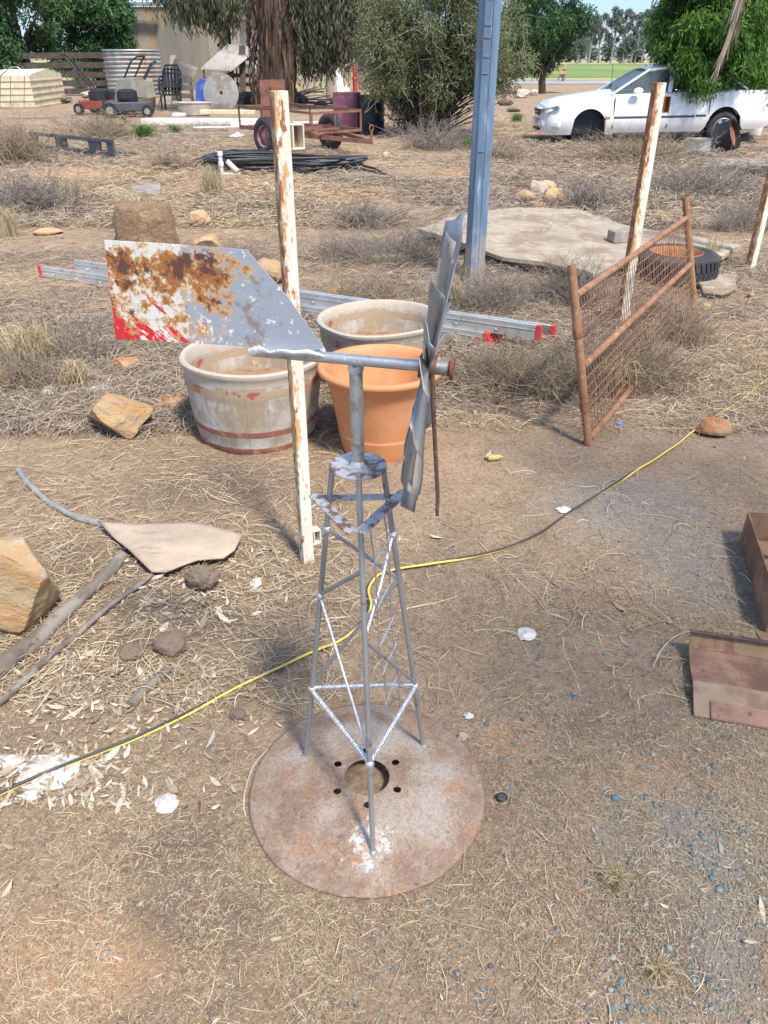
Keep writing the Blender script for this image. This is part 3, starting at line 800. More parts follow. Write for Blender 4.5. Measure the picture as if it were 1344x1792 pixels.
for (px, py) in ((838, 598), (864, 600)):
    g = GZ(px, py + 8)
    MB().box((0, 0, 0), (.075, .03, .085), (0, R(18), 0), M=Matrix.Translation(g + Vector((0, 0, .05)))).build('ladder_foot', m_redplastic, lad, bev=.008)

# ================================================================== MESH GATE PANEL
N0, F0 = GZ(1030, 780), GZ(1216, 552)
NTp, FTp = P(1000, 463, N0.y + .12), P(1200, 345, F0.y + .14)
gate = thing('mesh_gate', 'rusty welded mesh gate panel with brown tube frame leaning in dead brush', 'gate', N0)
def GS(u, v):
    return (N0.lerp(NTp, v)).lerp(F0.lerp(FTp, v), u)
MB().tube([GS(0, -.02), GS(0, .5), GS(0, 1)], .0195, 14).build('upright', m_rustgate, gate, 40)
MB().tube([GS(1, -.02), GS(1, .5), GS(1, 1)], .024, 14).build('upright', m_rustgate, gate, 40)
for v, r in ((.835, .0175), (.45, .0185), (.03, .018)):
    MB().tube([GS(0.01, v), GS(.5, v), GS(.99, v)], r, 14).build('rail', m_rustgate, gate, 40)
for z0, z1 in ((.20, .26), (.62, .7)):
    MB().tube([GS(0, z0), GS(0, z1)], .0235, 14).build('hinge_sleeve', m_rust, gate, 40)
for v0, v1, nh in ((.47, .82, 5), (.05, .43, 6)):
    mb = MB(); random.seed(int(v0 * 100))
    for i in range(1, 56):
        u = i / 56
        a, b = GS(u, v0 - .02), GS(u, v1 + .02); j = Vector((random.uniform(-.004, .004), random.uniform(-.006, .006), 0))
        mb.tube([a, a.lerp(b, .5) + j, b], .0023, 5, cap=False)
    for i in range(1, nh + 1):
        v = v0 + (v1 - v0) * i / (nh + 1)
        pts = [GS(u / 12, v) + Vector((0.004, 0, .004 * math.sin(u * 2.2 + i))) for u in range(13)]
        mb.tube(pts, .0028, 5, cap=False)
    mb.build('wire_mesh', m_wire, gate)

# ================================================================== TYRE WITH RIM
tc = Vector((0, 0, 0)); g = base_at(1180, 508, .36); g.x = (1178 - 672) / F * (g.y * .861 + .8)
ty = thing('spare_tyre', 'old black tyre with a rusty orange rim lying flat beyond the mesh gate', 'tyre', g)
def tyre_mesh(c, ro, ri, w, M=None, lugs=44):
    mb = MB(); k = w / 2
    prof = [(ri, -k * .75), (ri + .01, -k * .92), (ri + (ro - ri) * .5, -k * 1.05), (ro - .03, -k * .95), (ro - .006, -k * .78), (ro, -k * .5), (ro, k * .5), (ro - .006, k * .78), (ro - .03, k * .95), (ri + (ro - ri) * .5, k * 1.05), (ri + .01, k * .92), (ri, k * .75), (ri + .03, 0), (ri, -k * .75)]
    mb.lathe(prof, (0, 0, 0), 72, M=Matrix.Identity(4))
    for i in range(lugs):
        t = 2 * PI * i / lugs
        for s in (-1, 1):
            mb.box((ro + .002, 0, s * k * .42), (.014, 2 * PI * ro / lugs * .62, k * .62), (R(14 * s), 0, 0), M=Matrix.Rotation(t + (.05 if s > 0 else 0), 4, 'Z'))
    MM = Matrix.Translation(c) @ (M or Matrix.Identity(4))
    mb.v = [MM @ v for v in mb.v]
    return mb
tyre_mesh(g + Vector((0, 0, .125)), .355, .215, .235).build('tyre', m_tyre, ty, 35)
rimM = mk('rim_rust', (.46, .20, .09), [(12, (.30, .12, .06), .5, .62)], .85)
MB().lathe([(.218, .10), (.222, .115), (.214, .118), (.205, .10), (.19, .05), (.188, .0), (.15, -.01), (.12, .02), (.06, .025), (.055, .01)], g + Vector((0, 0, .125)), 48).build('rim', rimM, ty, 40)

# ================================================================== CONCRETE SLABS, BLOCKS, STONES
def slab(px, z, th, mat, label, name='concrete_slab', cat='slab', group=None, jag=.02, rough=(4, .02)):
    top = [G(x, y, z) for x, y in px]
    # finer outline with broken edge
    random.seed(len(px) + int(px[0][0]))
    o = []
    for a, b in zip(top, top[1:] + top[:1]):
        k = max(1, int((b - a).length / .12))
        for i in range(k):
            p = a.lerp(b, i / k); o.append(p + Vector((random.uniform(-jag, jag), random.uniform(-jag, jag), 0)))
    c = sum(o, Vector()) / len(o)
    bm = bmesh.new()
    rings = []
    for s, dz in ((.88, -th), (.93, -th * .6), (1.0, -th * .38), (1.0, -.008), (.985, 0), (.9, .002), (.7, 0), (.4, 0)):
        rings.append([bm.verts.new(c + (p - c) * s + Vector((0, 0, dz + (noise.noise(p * s * rough[0]) * rough[1] if dz > -th * .3 else 0)))) for p in o])
    k = len(o)
    for r0_, r1_ in zip(rings, rings[1:]):
        for i in range(k): bm.faces.new((r0_[i], r0_[(i + 1) % k], r1_[(i + 1) % k], r1_[i]))
    bm.faces.new(rings[-1]); bm.faces.new(rings[0][::-1])
    mb = MB(); bm.verts.index_update(); mb.v = [v.co.copy() for v in bm.verts]; mb.f = [tuple(v.index for v in f.verts) for f in bm.faces]; bm.free()
    return tag(mb.build(name, mat, None, 35), label, cat, group)
slab([(735, 402), (800, 372), (905, 361), (1010, 366), (1110, 398), (1200, 408), (1292, 428), (1265, 446), (1120, 452), (1040, 476), (950, 456), (880, 448), (800, 420)], .13, .11, m_conc, 'large broken concrete slab lying behind the blue post')
slab([(1222, 492), (1250, 479), (1288, 480), (1292, 500), (1262, 512), (1228, 508)], .06, .05, m_conc, 'small pale broken concrete chunk beside the old tyre', cat='concrete chunk')
slab([(228, 318), (282, 316), (280, 340), (232, 338)], .06, .05, m_concs, 'square grey paver tilted in the orange dirt', 'paver', 'paver', jag=.01)
slab([(1235, 277), (1344, 277), (1420, 280), (1420, 290), (1300, 288), (1238, 285)], .07, .05, m_concs, 'flat grey concrete plank behind the right hand post', 'concrete_plank', 'plank', jag=.01)
bp = G(1086, 424, .13)
tag(MB().box(bp + Vector((0, .05, .05)), (.19, .15, .10), (0, 0, R(12))).build('brick_block', m_concs, bev=.006), 'grey brick sitting on the broken concrete slab', 'brick')
def rock(px, py, w, h, mat, label, seed, cat='rock', group=None, dep=None, cuts=9, yaw=0, name='rock', z0=None, sub=4, loc=None):
    """px,py = near foot; w,h in pixels"""
    g = loc or GZ(px, py)
    ax = (g.y * .861 + .84); wm_ = w / F * ax; hm = h / F * ax
    if loc is None: g.y += (dep or wm_ * .8) * .4
    random.seed(seed)
    bm = bmesh.new(); bmesh.ops.create_icosphere(bm, subdivisions=sub, radius=1)
    planes = []
    for _ in range(cuts):
        n = Vector((random.gauss(0, 1), random.gauss(0, 1), random.gauss(0, .8))).normalized(); planes.append((n, random.uniform(.55, .84)))
    for v in bm.verts:
        p = v.co
        for n, d in planes:
            q = p.dot(n)
            if q > d: p -= n * (q - d) * (.97 if cuts > 4 else .6)
        nz = noise.fractal(p * 2.2 + Vector((seed, 0, 0)), 1, 2, 5)
        v.co = p * (1 + (.06 if cuts > 4 else .17) * nz + .02 * noise.noise(p * 9 + Vector((0, seed, 0))))
    co = [v.co for v in bm.verts]
    mn = Vector((min(c.x for c in co), min(c.y for c in co), min(c.z for c in co))); mx = Vector((max(c.x for c in co), max(c.y for c in co), max(c.z for c in co)))
    sc = Vector((wm_ / (mx.x - mn.x), (dep or wm_ * .8) / (mx.y - mn.y), hm * 1.12 / (mx.z - mn.z)))
    Rz = Matrix.Rotation(R(yaw), 3, 'Z')
    mb = MB()
    mb.v = [g + Rz @ Vector(((v.co.x - (mn.x + mx.x) / 2) * sc.x, (v.co.y - (mn.y + mx.y) / 2) * sc.y, (v.co.z - mn.z) * sc.z - hm * .1)) for v in bm.verts]
    mb.f = [tuple(v.index for v in f.verts) for f in bm.faces]; bm.free()
    return tag(mb.build(name, mat, None, 20), label, cat, group)
rock(6, 1112, 200, 178, m_rock_yl, 'large yellow sandstone boulder at the left edge beside the branch', 3, 'boulder', dep=.24, cuts=13, sub=5)
rock(203, 772, 122, 74, m_rock_or, 'orange sandstone rock left of the barrel tubs', 14, dep=.24, cuts=14, sub=5)
rock(350, 398, 36, 26, m_rock_yl, 'small pale yellow rock above the vane', 5)
rock(360, 442, 58, 26, m_rock_or, 'flat pink stone just above the vane top edge', 6)
rock(1251, 768, 56, 32, m_rock_rd, 'reddish orange stone beside the yellow cord', 17, dep=.13)
rock(475, 500, 70, 40, m_rock_or, 'tan stone behind the sloping vane edge', 8)
rock(585, 520, 40, 18, m_rock_rd, 'small reddish stone beside the ladder', 9)
rock(300, 720, 55, 20, m_rock_rd, 'brown flat stone between the orange rock and barrel tub', 10)
rock(88, 700, 30, 22, m_rock_wh, 'small pale stone at the left beside dry grass', 12)
rock(5, 680, 40, 30, m_rock_or, 'orange stone at the far left edge in dry grass', 15)
rock(215, 655, 52, 22, m_rock_rd, 'flat broken terracotta coloured stone below the vane', 16)
for i, (x, y, w, h, m, l) in enumerate(((920, 358, 36, 22, m_rock_or, 'rounded tan rock at the left of the rock heap on the slab'), (942, 352, 34, 32, m_rock_wh, 'white upright rock at the top of the rock heap'), (970, 362, 46, 28, m_rock_or, 'broad orange rock at the right of the rock heap'),
                                     (938, 368, 30, 14, m_rock_rd, 'low reddish rock at the front of the rock heap'), (992, 368, 18, 14, m_rock_wh, 'small white rock at the right end of the rock heap'), (905, 364, 16, 10, m_rock_wh, 'small pale rock at the left end of the rock heap'), (958, 345, 34, 26, m_rock_yl, 'yellowish rock at the back of the rock heap'))):
    rock(x, y, w, h, m, l, 30 + i, group='rocks heaped behind the slab', sub=3)
for i, (x, y, w, h, m, l) in enumerate(((466, 336, 14, 14, m_rock_wh, 'small white stone near the pipe heap'), (675, 278, 12, 12, m_rock_wh, 'white stone lying right of the trailer hitch'), (1065, 262, 12, 10, m_rock_wh, 'white stone in brush before the car door'),
                                     (1315, 522, 14, 10, m_rock_rd, 'small red stone at the right edge below the far post'), (1235, 545, 22, 14, m_rock_or, 'orange stone beside the far gate foot'), (1090, 560, 30, 20, m_rock_wh, 'pale stone in brush behind the gate'), (80, 412, 50, 10, m_rock_yl, 'low sandy yellow stone at the left'))):
    rock(x, y, w, h, m, l, 50 + i, sub=3)
for i, (x, y, w, h, l) in enumerate(((353, 1040, 64, 46, 'dark earth clod beside the bark sheet'), (295, 1152, 62, 40, 'dark earth clod in the leaf litter'), (225, 1158, 50, 26, 'low crumbly dark earth clod left of the leaf litter'), (415, 1262, 30, 18, 'small dark earth clod left of the disc'))):
    rock(x, y, w, h, m_clod, l, 70 + i, 'clod', 'dark earth clods', cuts=2, name='earth_clod')
# cracked earthen block, wider at the foot
eb = GZ(247, 434)
mb = MB(); pr = [(.30, 0), (.315, .01), (.30, .12), (.285, .25), (.272, .36), (.25, .385), (.16, .39), (.01, .385)]
mb.lathe(pr, (0, 0, 0), 40); mb.v = [Vector((v.x * 1.05, v.y * .8, v.z)) + eb + Vector((0, .24, -.01)) for v in mb.v]
m_eb = mk('cracked_earth_block', (.33, .21, .12), [(5, (.42, .29, .17), .5, .62), (12, (.19, .13, .085), .55, .66), (30, (.46, .38, .28), .6, .7)], 1, 0, (16, 1, .06))
tag(mb.build('tree_stump', m_eb, None, 50, wob=(7, .035)), 'squat brown cracked stump block above the rusty vane', 'stump')
#PART3
# ================================================================== CORD
def cordpts(px, r):
    raw = [GZ(x, y) for x, y in px]; out = []
    for i in range(len(raw) - 1):
        p0 = raw[max(i - 1, 0)]; p1 = raw[i]; p2 = raw[i + 1]; p3 = raw[min(i + 2, len(raw) - 1)]
        k = max(2, int((p2 - p1).length / .03))
        for j in range(k):
            t = j / k
            q = .5 * ((2 * p1) + (p2 - p0) * t + (2 * p0 - 5 * p1 + 4 * p2 - p3) * t * t + (3 * p1 - p0 - 3 * p2 + p3) * t ** 3)
            q.z = float(gz(q.x, q.y)) + r; out.append(q)
    out.append(raw[-1] + Vector((0, 0, r)))
    return out
cp = [(-60, 1420), (0, 1394), (60, 1367), (130, 1338), (190, 1315), (250, 1291), (330, 1253), (390, 1220), (440, 1195), (490, 1172), (540, 1148), (590, 1128), (618, 1108), (640, 1085), (648, 1062), (643, 1036), (662, 1010), (700, 999), (760, 990), (850, 972), (900, 957), (950, 932), (1000, 897), (1060, 862), (1130, 818), (1180, 784), (1230, 744), (1290, 707), (1344, 664), (1400, 625)]
m_yel = mk('yellow_cable', (.78, .60, .12), [(9, (.55, .42, .18), .55, .7)], .5)
m_blk = mk('black_cable', (.05, .05, .055), [(9, (.16, .14, .12), .55, .7)], .5)
cc = cordpts(cp, .011)
cord = thing('extension_lead', 'yellow and black twin extension cord winding across the bare ground', 'cord', cc[0])
ya, bl = [], []
for i, p in enumerate(cc):
    x, y = project(p)
    # phase: 0 = yellow nearest the camera side, pi = black on top
    ph = float(np.interp(x, [0, 230, 330, 430, 620, 760, 830, 1085, 1120, 1344], [3.3, 3.1, 2.4, 1.0, .4, .9, 3.8, 3.8, .4, .2])) + .3 * math.sin(i * .21)
    d = (cc[min(i + 1, len(cc) - 1)] - cc[max(i - 1, 0)]).normalized(); sd = Vector((d.y, -d.x, 0)).normalized()
    o = (sd * math.cos(ph * .5) + Vector((0, 0, 1)) * -math.cos(ph) * .45) * .0042
    ya.append(p + sd * .0042 * math.cos(ph * .5) + Vector((0, 0, .004 * math.cos(ph)))); bl.append(p - sd * .0042 * math.cos(ph * .5) - Vector((0, 0, .004 * math.cos(ph))))
MB().tube(ya, .0042, 10).build('yellow_lead', m_yel, cord, 60)
MB().tube(bl, .0042, 10).build('black_lead', m_blk, cord, 60)

# ================================================================== BARK SHEET, HOSE, BRANCHES
hp = cordpts([(33, 826), (52, 852), (85, 882), (125, 905), (175, 921), (215, 935)], .012)
tag(MB().tube(hp, .0125, 14).build('grey_hose', mk('grey_hose', (.24, .25, .25), [(12, (.36, .33, .3), .5, .66)], .6), None, 60), 'short bent grey hose running under the bark sheet', 'hose')
bs = [(172, 915), (230, 918), (300, 917), (335, 918), (370, 928), (425, 940), (410, 962), (390, 973), (345, 976), (320, 985), (290, 997), (265, 998), (245, 980), (225, 960), (200, 940)]
pl = [G(x, y, .055) for x, y in bs]; cb = sum(pl, Vector()) / len(pl)
bm = bmesh.new(); rings = []
for s in (1, .86, .7, .5, .3, .12):
    rings.append([])
    for p in pl:
        q = cb + (p - cb) * s
        u = (q - cb); q.z = .062 + .020 * noise.noise(q * 5) + .05 * (u.y * 1.2) - .10 * u.x * u.x + (0.004 * noise.noise(q * 40) if s == 1 else 0)
        rings[-1].append(bm.verts.new(q))
for a, b in zip(rings, rings[1:]):
    for i in range(len(pl)): bm.faces.new((a[i], a[(i + 1) % len(pl)], b[(i + 1) % len(pl)], b[i]))
bm.faces.new(rings[-1])
mb = MB(); bm.verts.index_update(); mb.v = [v.co.copy() for v in bm.verts]; mb.f = [tuple(v.index for v in f.verts) for f in bm.faces]; bm.free()
m_sheet = mk('tan_bark_sheet', (.42, .33, .245), [(3, (.48, .39, .29), .5, .6, (1, 4, 1)), (8, (.30, .21, .15), .58, .68, (1, 3.5, 1)), (60, (.32, .25, .18), .62, .7)], .85, 0, (12, .5, .02))
o = mb.build('bark_sheet', m_sheet, None, 60); sm = o.modifiers.new('s', 'SOLIDIFY'); sm.thickness = .007
tag(o, 'smooth tan sheet of bark lying on soil at the left', 'bark sheet')
def branch(px, r0, r1, mat, label, name='branch', n=12, wobk=14, cat='branch', lift=0, wb=.006):
    pts = cordpts(px, 0); k = len(pts)
    for i, p in enumerate(pts): p.z += (r0 + (r1 - r0) * i / k) * .8 + lift
    return tag(MB().tube(pts, [r0 + (r1 - r0) * i / (k - 1) for i in range(k)], n).build(name, mat, None, 60, wob=(wobk, wb)), label, cat)
m_br = mk('grey_branch', (.17, .14, .115), [(5, (.29, .25, .21), .5, .6, (1, 1, 3)), (14, (.12, .09, .07), .54, .64)], .95, 0, (50, .7, .006))
branch([(-50, 1210), (0, 1180), (60, 1135), (110, 1085), (150, 1050), (190, 1012), (216, 980)], .031, .021, m_br, 'thick grey weathered branch at the left by the boulder')
branch([(-40, 1265), (0, 1238), (60, 1185), (120, 1135), (190, 1072), (240, 1035), (280, 1003)], .0105, .0085, m_br, 'long thin straight stick parallel to the thick branch', 'stick', 8, cat='stick', wb=.003, lift=.012)
branch([(228, 1240), (250, 1215), (275, 1192), (295, 1172)], .017, .011, m_barkgrey, 'curved brown piece of bark in the leaf litter', 'bark_piece', 8, cat='bark')
branch([(10, 1050), (40, 1005), (80, 965)], .0018, .001, m_barkgrey, 'fine dark twig over the boulder', 'twig', 5, cat='twig', lift=.12)
branch([(948, 1005), (970, 1025), (1000, 1035)], .004, .002, m_barkgrey, 'small curved brown twig right of the windmill tower', 'twig', 6, cat='twig')
m_stalk = mk('pale_stalk', (.58, .48, .35), [], .9)
for i, (px, r) in enumerate((([(840, 950), (870, 985), (900, 1010), (940, 1050), (955, 1072)], .0026), ([(700, 1070), (740, 1060), (800, 1046)], .003), ([(430, 1430), (428, 1390), (450, 1330), (500, 1290)], .0028), ([(830, 1105), (870, 1102), (905, 1115), (925, 1150)], .0022),
                            ([(985, 1115), (990, 1150), (1012, 1190)], .002), ([(905, 688), (880, 700), (866, 722)], .0035), ([(690, 1080), (650, 1100), (600, 1130)], .002), ([(1000, 1310), (990, 1280), (960, 1260)], .002))):
    branch(px, r, r * .6, m_stalk, ('long pale curved stalk right of the tower top', 'pale dry stalk passing the right leg of the windmill', 'pale curved stalk hugging the left rim of the disc', 'thin pale stalk right of the tower middle', 'thin upright pale stalk on open ground right of the tower', 'pale bent stalk in brush right of the terracotta pot', 'thin pale stalk behind the tower legs', 'thin pale stalk right of the disc')[i], 'dry_stalk', 6, cat='stalk', wb=.004)

# ================================================================== RUSTY CHANNEL AND TRAY AT THE RIGHT
a0 = G(1211, 1262, 0.0); dirx = (G(1344, 1285, 0) - a0).normalized(); diry = Vector((-dirx.y, dirx.x, 0))
prof = [(0.0, .004), (-.004, .030), (.050, .043), (.0, .024), (.110, .058)]
ch = thing('steel_channel', 'rusty folded steel channel lying at the right edge of the picture', 'steel channel', a0)
def profsheet(prof, t0, t1, mat, name, parent, skew=0, th=.005):
    vs = []; k = len(prof); fs = []
    for t in (t0, t1):
        for q, z in prof: vs.append(a0 + dirx * (t + skew * q) + diry * q + Vector((0, 0, z)))
    for i in range(k - 1): fs.append((i, i + 1, k + i + 1, k + i))
    o = MB().add(vs, fs).build(name, mat, parent)
    s = o.modifiers.new('s', 'SOLIDIFY'); s.thickness = th; s.offset = 0
    b = o.modifiers.new('b', 'BEVEL'); b.width = .002; b.segments = 2
    return o
m_rustred = mk('red_brown_steel', (.20, .108, .072), [(4, (.30, .18, .12), .5, .62), (9, (.36, .21, .14), .48, .62), (30, (.14, .07, .05), .6, .7), (60, (.48, .34, .24), .64, .74)], .72, .15, (120, .3, .003))
m_duststeel = mk('dusty_steel', (.33, .23, .155), [(12, (.24, .15, .10), .48, .62), (50, (.25, .15, .1), .62, .72)], .9, 0, (120, .3, .003))
m_ochre = mk('ochre_steel', (.27, .175, .095), [(16, (.20, .10, .06), .48, .6), (60, (.36, .26, .15), .6, .7)], .85, 0, (120, .3, .003))
profsheet(prof[:2], .045, 1.1, m_rustred, 'front_lip', ch)
profsheet([prof[1], prof[2]], .045, 1.1, m_rustred, 'front_flange', ch)
profsheet([(.006, .004), prof[3], prof[4]], 0, 1.1, m_duststeel, 'dusty_slope', ch)
profsheet([(.110, .058), (.135, .052), (.17, .047), (.205, .047), (.235, .053), (.255, .063)], 0, 1.1, m_rustred, 'floor', ch)
profsheet([(.255, .063), (.270, .076), (.280, .092), (.286, .110)], 0, 1.1, m_ochre, 'back_wall', ch)
profsheet([(.2865, .1105), (.268, .1155)], -.004, 1.1, m_darkrust, 'top_lip', ch)
tA, tB = Vector((1.392, 2.53, 0)), Vector((1.262, 1.985, 0))
tray = thing('steel_tray', 'rusty box section steel tray at the right edge above the channel', 'steel tray', tA)
hh = .155; dx = Vector((.96, -.10, 0))
def wall(p, q, h0, h1, mat, name, z=0):
    o = MB().add([p + Vector((0, 0, z)), q + Vector((0, 0, z)), q + Vector((0, 0, h1)), p + Vector((0, 0, h0))], [(0, 1, 2, 3)]).build(name, mat, tray)
    s = o.modifiers.new('s', 'SOLIDIFY'); s.thickness = .005; s.offset = 0; return o
wall(tA, tB, hh, hh, m_rustred, 'side_wall')
wall(tA + Vector((.004, .003, 0)), tA + dx, hh - .003, hh, m_rustred, 'end_wall')
wall(tA + dx + Vector((.003, 0, 0)), tB + dx, hh, hh, m_rustred, 'side_wall')
MB().add([tA + Vector((0.01, -.01, .035)), tB + Vector((.01, .01, .035)), tB + dx + Vector((-.01, 0, .035)), tA + dx + Vector((-.01, -.01, .035))], [(0, 1, 2, 3)]).build('tray_floor', m_ochre, tray)
MB().bar(tA + Vector((.03, -.16, .10)), tA + dx + Vector((0, -.3, .10)), .02, .02).build('cross_bar', m_rustred, tray, bev=.002)
MB().bar(tB + Vector((-.03, -.02, .006)), tB + Vector((.25, -.03, .006)), .06, .012).build('foot_plate', m_ochre, tray, bev=.002)
tag(MB().prism([Vector((1.50, 2.36, .045)), Vector((1.60, 2.32, .045)), Vector((1.62, 2.45, .045)), Vector((1.52, 2.47, .045))], (0, 0, .006)).build('white_shard', m_paper, bev=.002), 'white shard lying in the rusty tray', 'shard')

# ================================================================== LITTER
def crumple(px, py, w, h, mat, label, seed, name='paper_scrap', cat='litter', hgt=.02):
    g = GZ(px, py); ax = g.y * .861 + .84; a = w / F * ax / 2; b = h / F * ax / 2 / max(.35, math.sin(math.atan2(CH, g.y)))
    random.seed(seed); N = 22; vs = [g + Vector((0, 0, hgt))]; fs = []
    R3 = 4
    for r in range(1, R3 + 1):
        for j in range(N):
            t = 2 * PI * j / N; k = r / R3 * (1 + (.35 * noise.noise(Vector((math.cos(t) * 2, math.sin(t) * 2, seed))) if r >= R3 - 1 else 0))
            x, y = g.x + a * k * math.cos(t), g.y + b * k * math.sin(t)
            vs.append(Vector((x, y, float(gz(x, y)) + .004 + hgt * (.6 + .6 * noise.noise(Vector((x * 45, y * 45, seed)))) * (1.15 - r / R3))))
    for j in range(N): fs.append((0, 1 + j, 1 + (j + 1) % N))
    for r in range(R3 - 1):
        for j in range(N): fs.append((1 + r * N + j, 1 + (r + 1) * N + j, 1 + (r + 1) * N + (j + 1) % N, 1 + r * N + (j + 1) % N))
    o = MB().add(vs, fs).build(name, mat, None)
    s = o.modifiers.new('s', 'SOLIDIFY'); s.thickness = .0015
    return tag(o, label, cat)
crumple(85, 1352, 105, 62, m_paper, 'torn white plastic bag under the black part of the cord', 1, 'plastic_bag', 'plastic bag', .014)
crumple(12, 1335, 60, 24, m_paper, 'long white paper strip at the left edge by the cord', 2)
crumple(57, 1392, 34, 18, m_paper, 'round white scrap just below the torn plastic bag', 3)
crumple(292, 1408, 42, 34, m_paper, 'crumpled white scrap left of the disc', 4)
crumple(922, 1112, 34, 24, m_paper, 'white torn scrap on open ground right of the tower', 5)
crumple(986, 893, 26, 12, m_paper, 'white scrap touching the cord right of the windmill', 6)
crumple(178, 688, 88, 34, mk('clear_plastic', (.55, .57, .60), [(20, (.35, .33, .30), .5, .6)], .2), 'clear plastic film behind the orange rock', 7, 'plastic_film', 'plastic film', .05)
crumple(448, 1022, 22, 16, m_paper, 'small pale scrap right of the dark clod', 8)
crumple(820, 1255, 18, 12, m_paper, 'tiny pale scrap right of the tower legs', 9)
crumple(95, 752, 60, 20, mk('dry_leaf_tan', (.56, .45, .3)), 'large curled tan dry leaf left of the orange rock', 11, 'dry_leaf', 'leaf', .015)
g = GZ(1083, 743)
tag(MB().lathe([(.019, 0), (.021, .003), (.020, .012), (.016, .0135), (.001, .013)], g, 24).build('bottle_cap', mk('blue_cap', (.16, .30, .55)), None, 40), 'blue plastic bottle cap beside the gate foot', 'bottle cap')
g = GZ(866, 808)
cob = thing('corn_cob', 'stripped yellow corn cob lying right of the rotor', 'corn cob', g)
pts = [g + Vector((-.035 + .07 * t, .012 * t, .016)) for t in [i / 10 for i in range(11)]]
MB().tube(pts, [.009, .013, .0145, .015, .0148, .0145, .014, .013, .0115, .009, .005], 14).build('cob', mk('cob_yellow', (.62, .46, .17), [(90, (.4, .28, .1), .5, .6)], .8, 0, (120, 1, .004)), cob, 60)
MB().add([pts[0] + Vector((-.01, 0, 0)), pts[0] + Vector((.0, .035, .004)), pts[3] + Vector((0, .045, .012)), pts[2] + Vector((0, .012, .006))], [(0, 1, 2, 3)]).build('husk', m_paper, cob)
rock(878, 1405, 22, 12, m_black, 'black charcoal lump right of the disc', 91, 'charcoal', cuts=5, name='charcoal_lump', sub=3)
rock(810, 1262 + 38, 20, 14, m_rock_wh, 'pale pebble just right of the disc', 93, 'pebble', sub=3)

# ================================================================== GROUND COVER (straw, gravel, leaves): uncountable
STRAW = [(.20, .14, .09), (.30, .215, .135), (.40, .30, .19), (.48, .37, .24), (.55, .45, .31), (.64, .55, .41)]
GREYST = [(.17, .13, .10), (.26, .205, .155), (.34, .275, .21), (.41, .335, .255), (.50, .42, .32)]
m_straw = foliage('dry_straw', STRAW, 0, .8)
m_greystraw = foliage('grey_dry_straw', GREYST, 0, .85)
def scatter(N, y0, y1, x0=-160, x1=1504, keep=None):
    px = rng.uniform(x0, x1, N * 3); py = rng.uniform(y0, y1, N * 3)
    a = PITCH + np.arctan((py - 896) / F)
    Y = CH / np.tan(a); X = (px - 672) / F * (Y * math.cos(PITCH) + CH * math.sin(PITCH))
    ok = np.ones(len(px), bool)
    if keep is not None: ok = rng.uniform(size=len(px)) < keep(px, py, X, Y)
    ok &= (np.hypot(X - CX, Y - CY) > .315) | (rng.uniform(size=len(px)) < .006)
    X, Y, px, py = X[ok][:N], Y[ok][:N], px[ok][:N], py[ok][:N]
    return X, Y, px, py
def pn(X, Y, s, seed=0.0):     # cheap smooth 2-D noise 0..1
    z = 0
    r = np.random.default_rng(int(seed * 7 + 5))
    for k in range(7):
        f = r.normal(size=2) * s * (1 + k * .4); z = z + np.sin(f[0] * X + f[1] * Y + r.uniform(0, 6.3)) / (1 + k * .25)
    return 1 / (1 + np.exp(-z * 1.3))
def ontop(X, Y):
    r = np.hypot(X - CX, Y - CY)
    return np.where(r < .305, np.where(r > .1, .052 * (1 - (r / .308) ** 2) + .008, np.where(r > .06, .055, .004)), gz(X, Y))
def strawset(name, N, y0, y1, lmin, lmax, wd, mat, keep, label, curl=.35, lift=.01, rlo=0, rhi=1, K=4, dirbias=None):
    X, Y, px, py = scatter(N, y0, y1, keep=keep); n = len(X)
    L = rng.gamma(2.2, (lmax - lmin) / 5, n) + lmin
    th = rng.uniform(0, 2 * PI, n) if dirbias is None else rng.normal(dirbias, .9, n)
    t = np.linspace(-.5, .5, K)[None, :]
    bend = rng.normal(0, curl, n)[:, None]
    cx = X[:, None] + np.cos(th)[:, None] * L[:, None] * t - np.sin(th)[:, None] * bend * L[:, None] * t * t * 2
    cy = Y[:, None] + np.sin(th)[:, None] * L[:, None] * t + np.cos(th)[:, None] * bend * L[:, None] * t * t * 2
    z = ontop(cx, cy) + .0015 + np.abs(rng.normal(0, 1, n))[:, None] * lift * (1 - 2.2 * t * t) + rng.normal(0, lift * .5, n)[:, None] * t
    z = np.maximum(z, ontop(cx, cy) + .0005)
    PT = np.stack([cx, cy, z], -1)
    # perspective-neutral real widths
    Wd = (wd * rng.uniform(.6, 1.6, n))[:, None] * np.array([.6] + [1] * (K - 2) + [.35])[None, :]
    V, Q = ribbongeo(PT, Wd)
    o = bulk(name, V, Q, mat, rnd=np.repeat(np.clip(rng.uniform(rlo, rhi, n) + rng.normal(0, .08, n), 0, 1), K * 2), smooth=False)
    return tag(o, label, 'ground cover', kind='stuff')
near_keep = lambda px, py, X, Y: .08 + .92 * pn(X, Y, 5, 1) ** 1.7
strawset('fine_straw', 105000, 1080, 1960, .003, .022, .0010, m_straw, near_keep, 'fine short dry straw bits over the near bare ground', lift=.003, K=3, curl=.25)
strawset('fine_straw', 2600, 1080, 1960, .02, .08, .0012, m_straw, near_keep, 'longer dry straw stems over the near bare ground', lift=.006, rlo=.2, K=5, curl=.25)
strawset('fine_straw', 70000, 690, 1120, .004, .035, .0012, m_straw, lambda px, py, X, Y: np.where(px < 620, 1, .45) * .12 + np.where(px < 620, 1, .4) * .88 * pn(X, Y, 3, 2) ** 1.5, 'fine straw over the ground around the tubs', lift=.004, K=3)
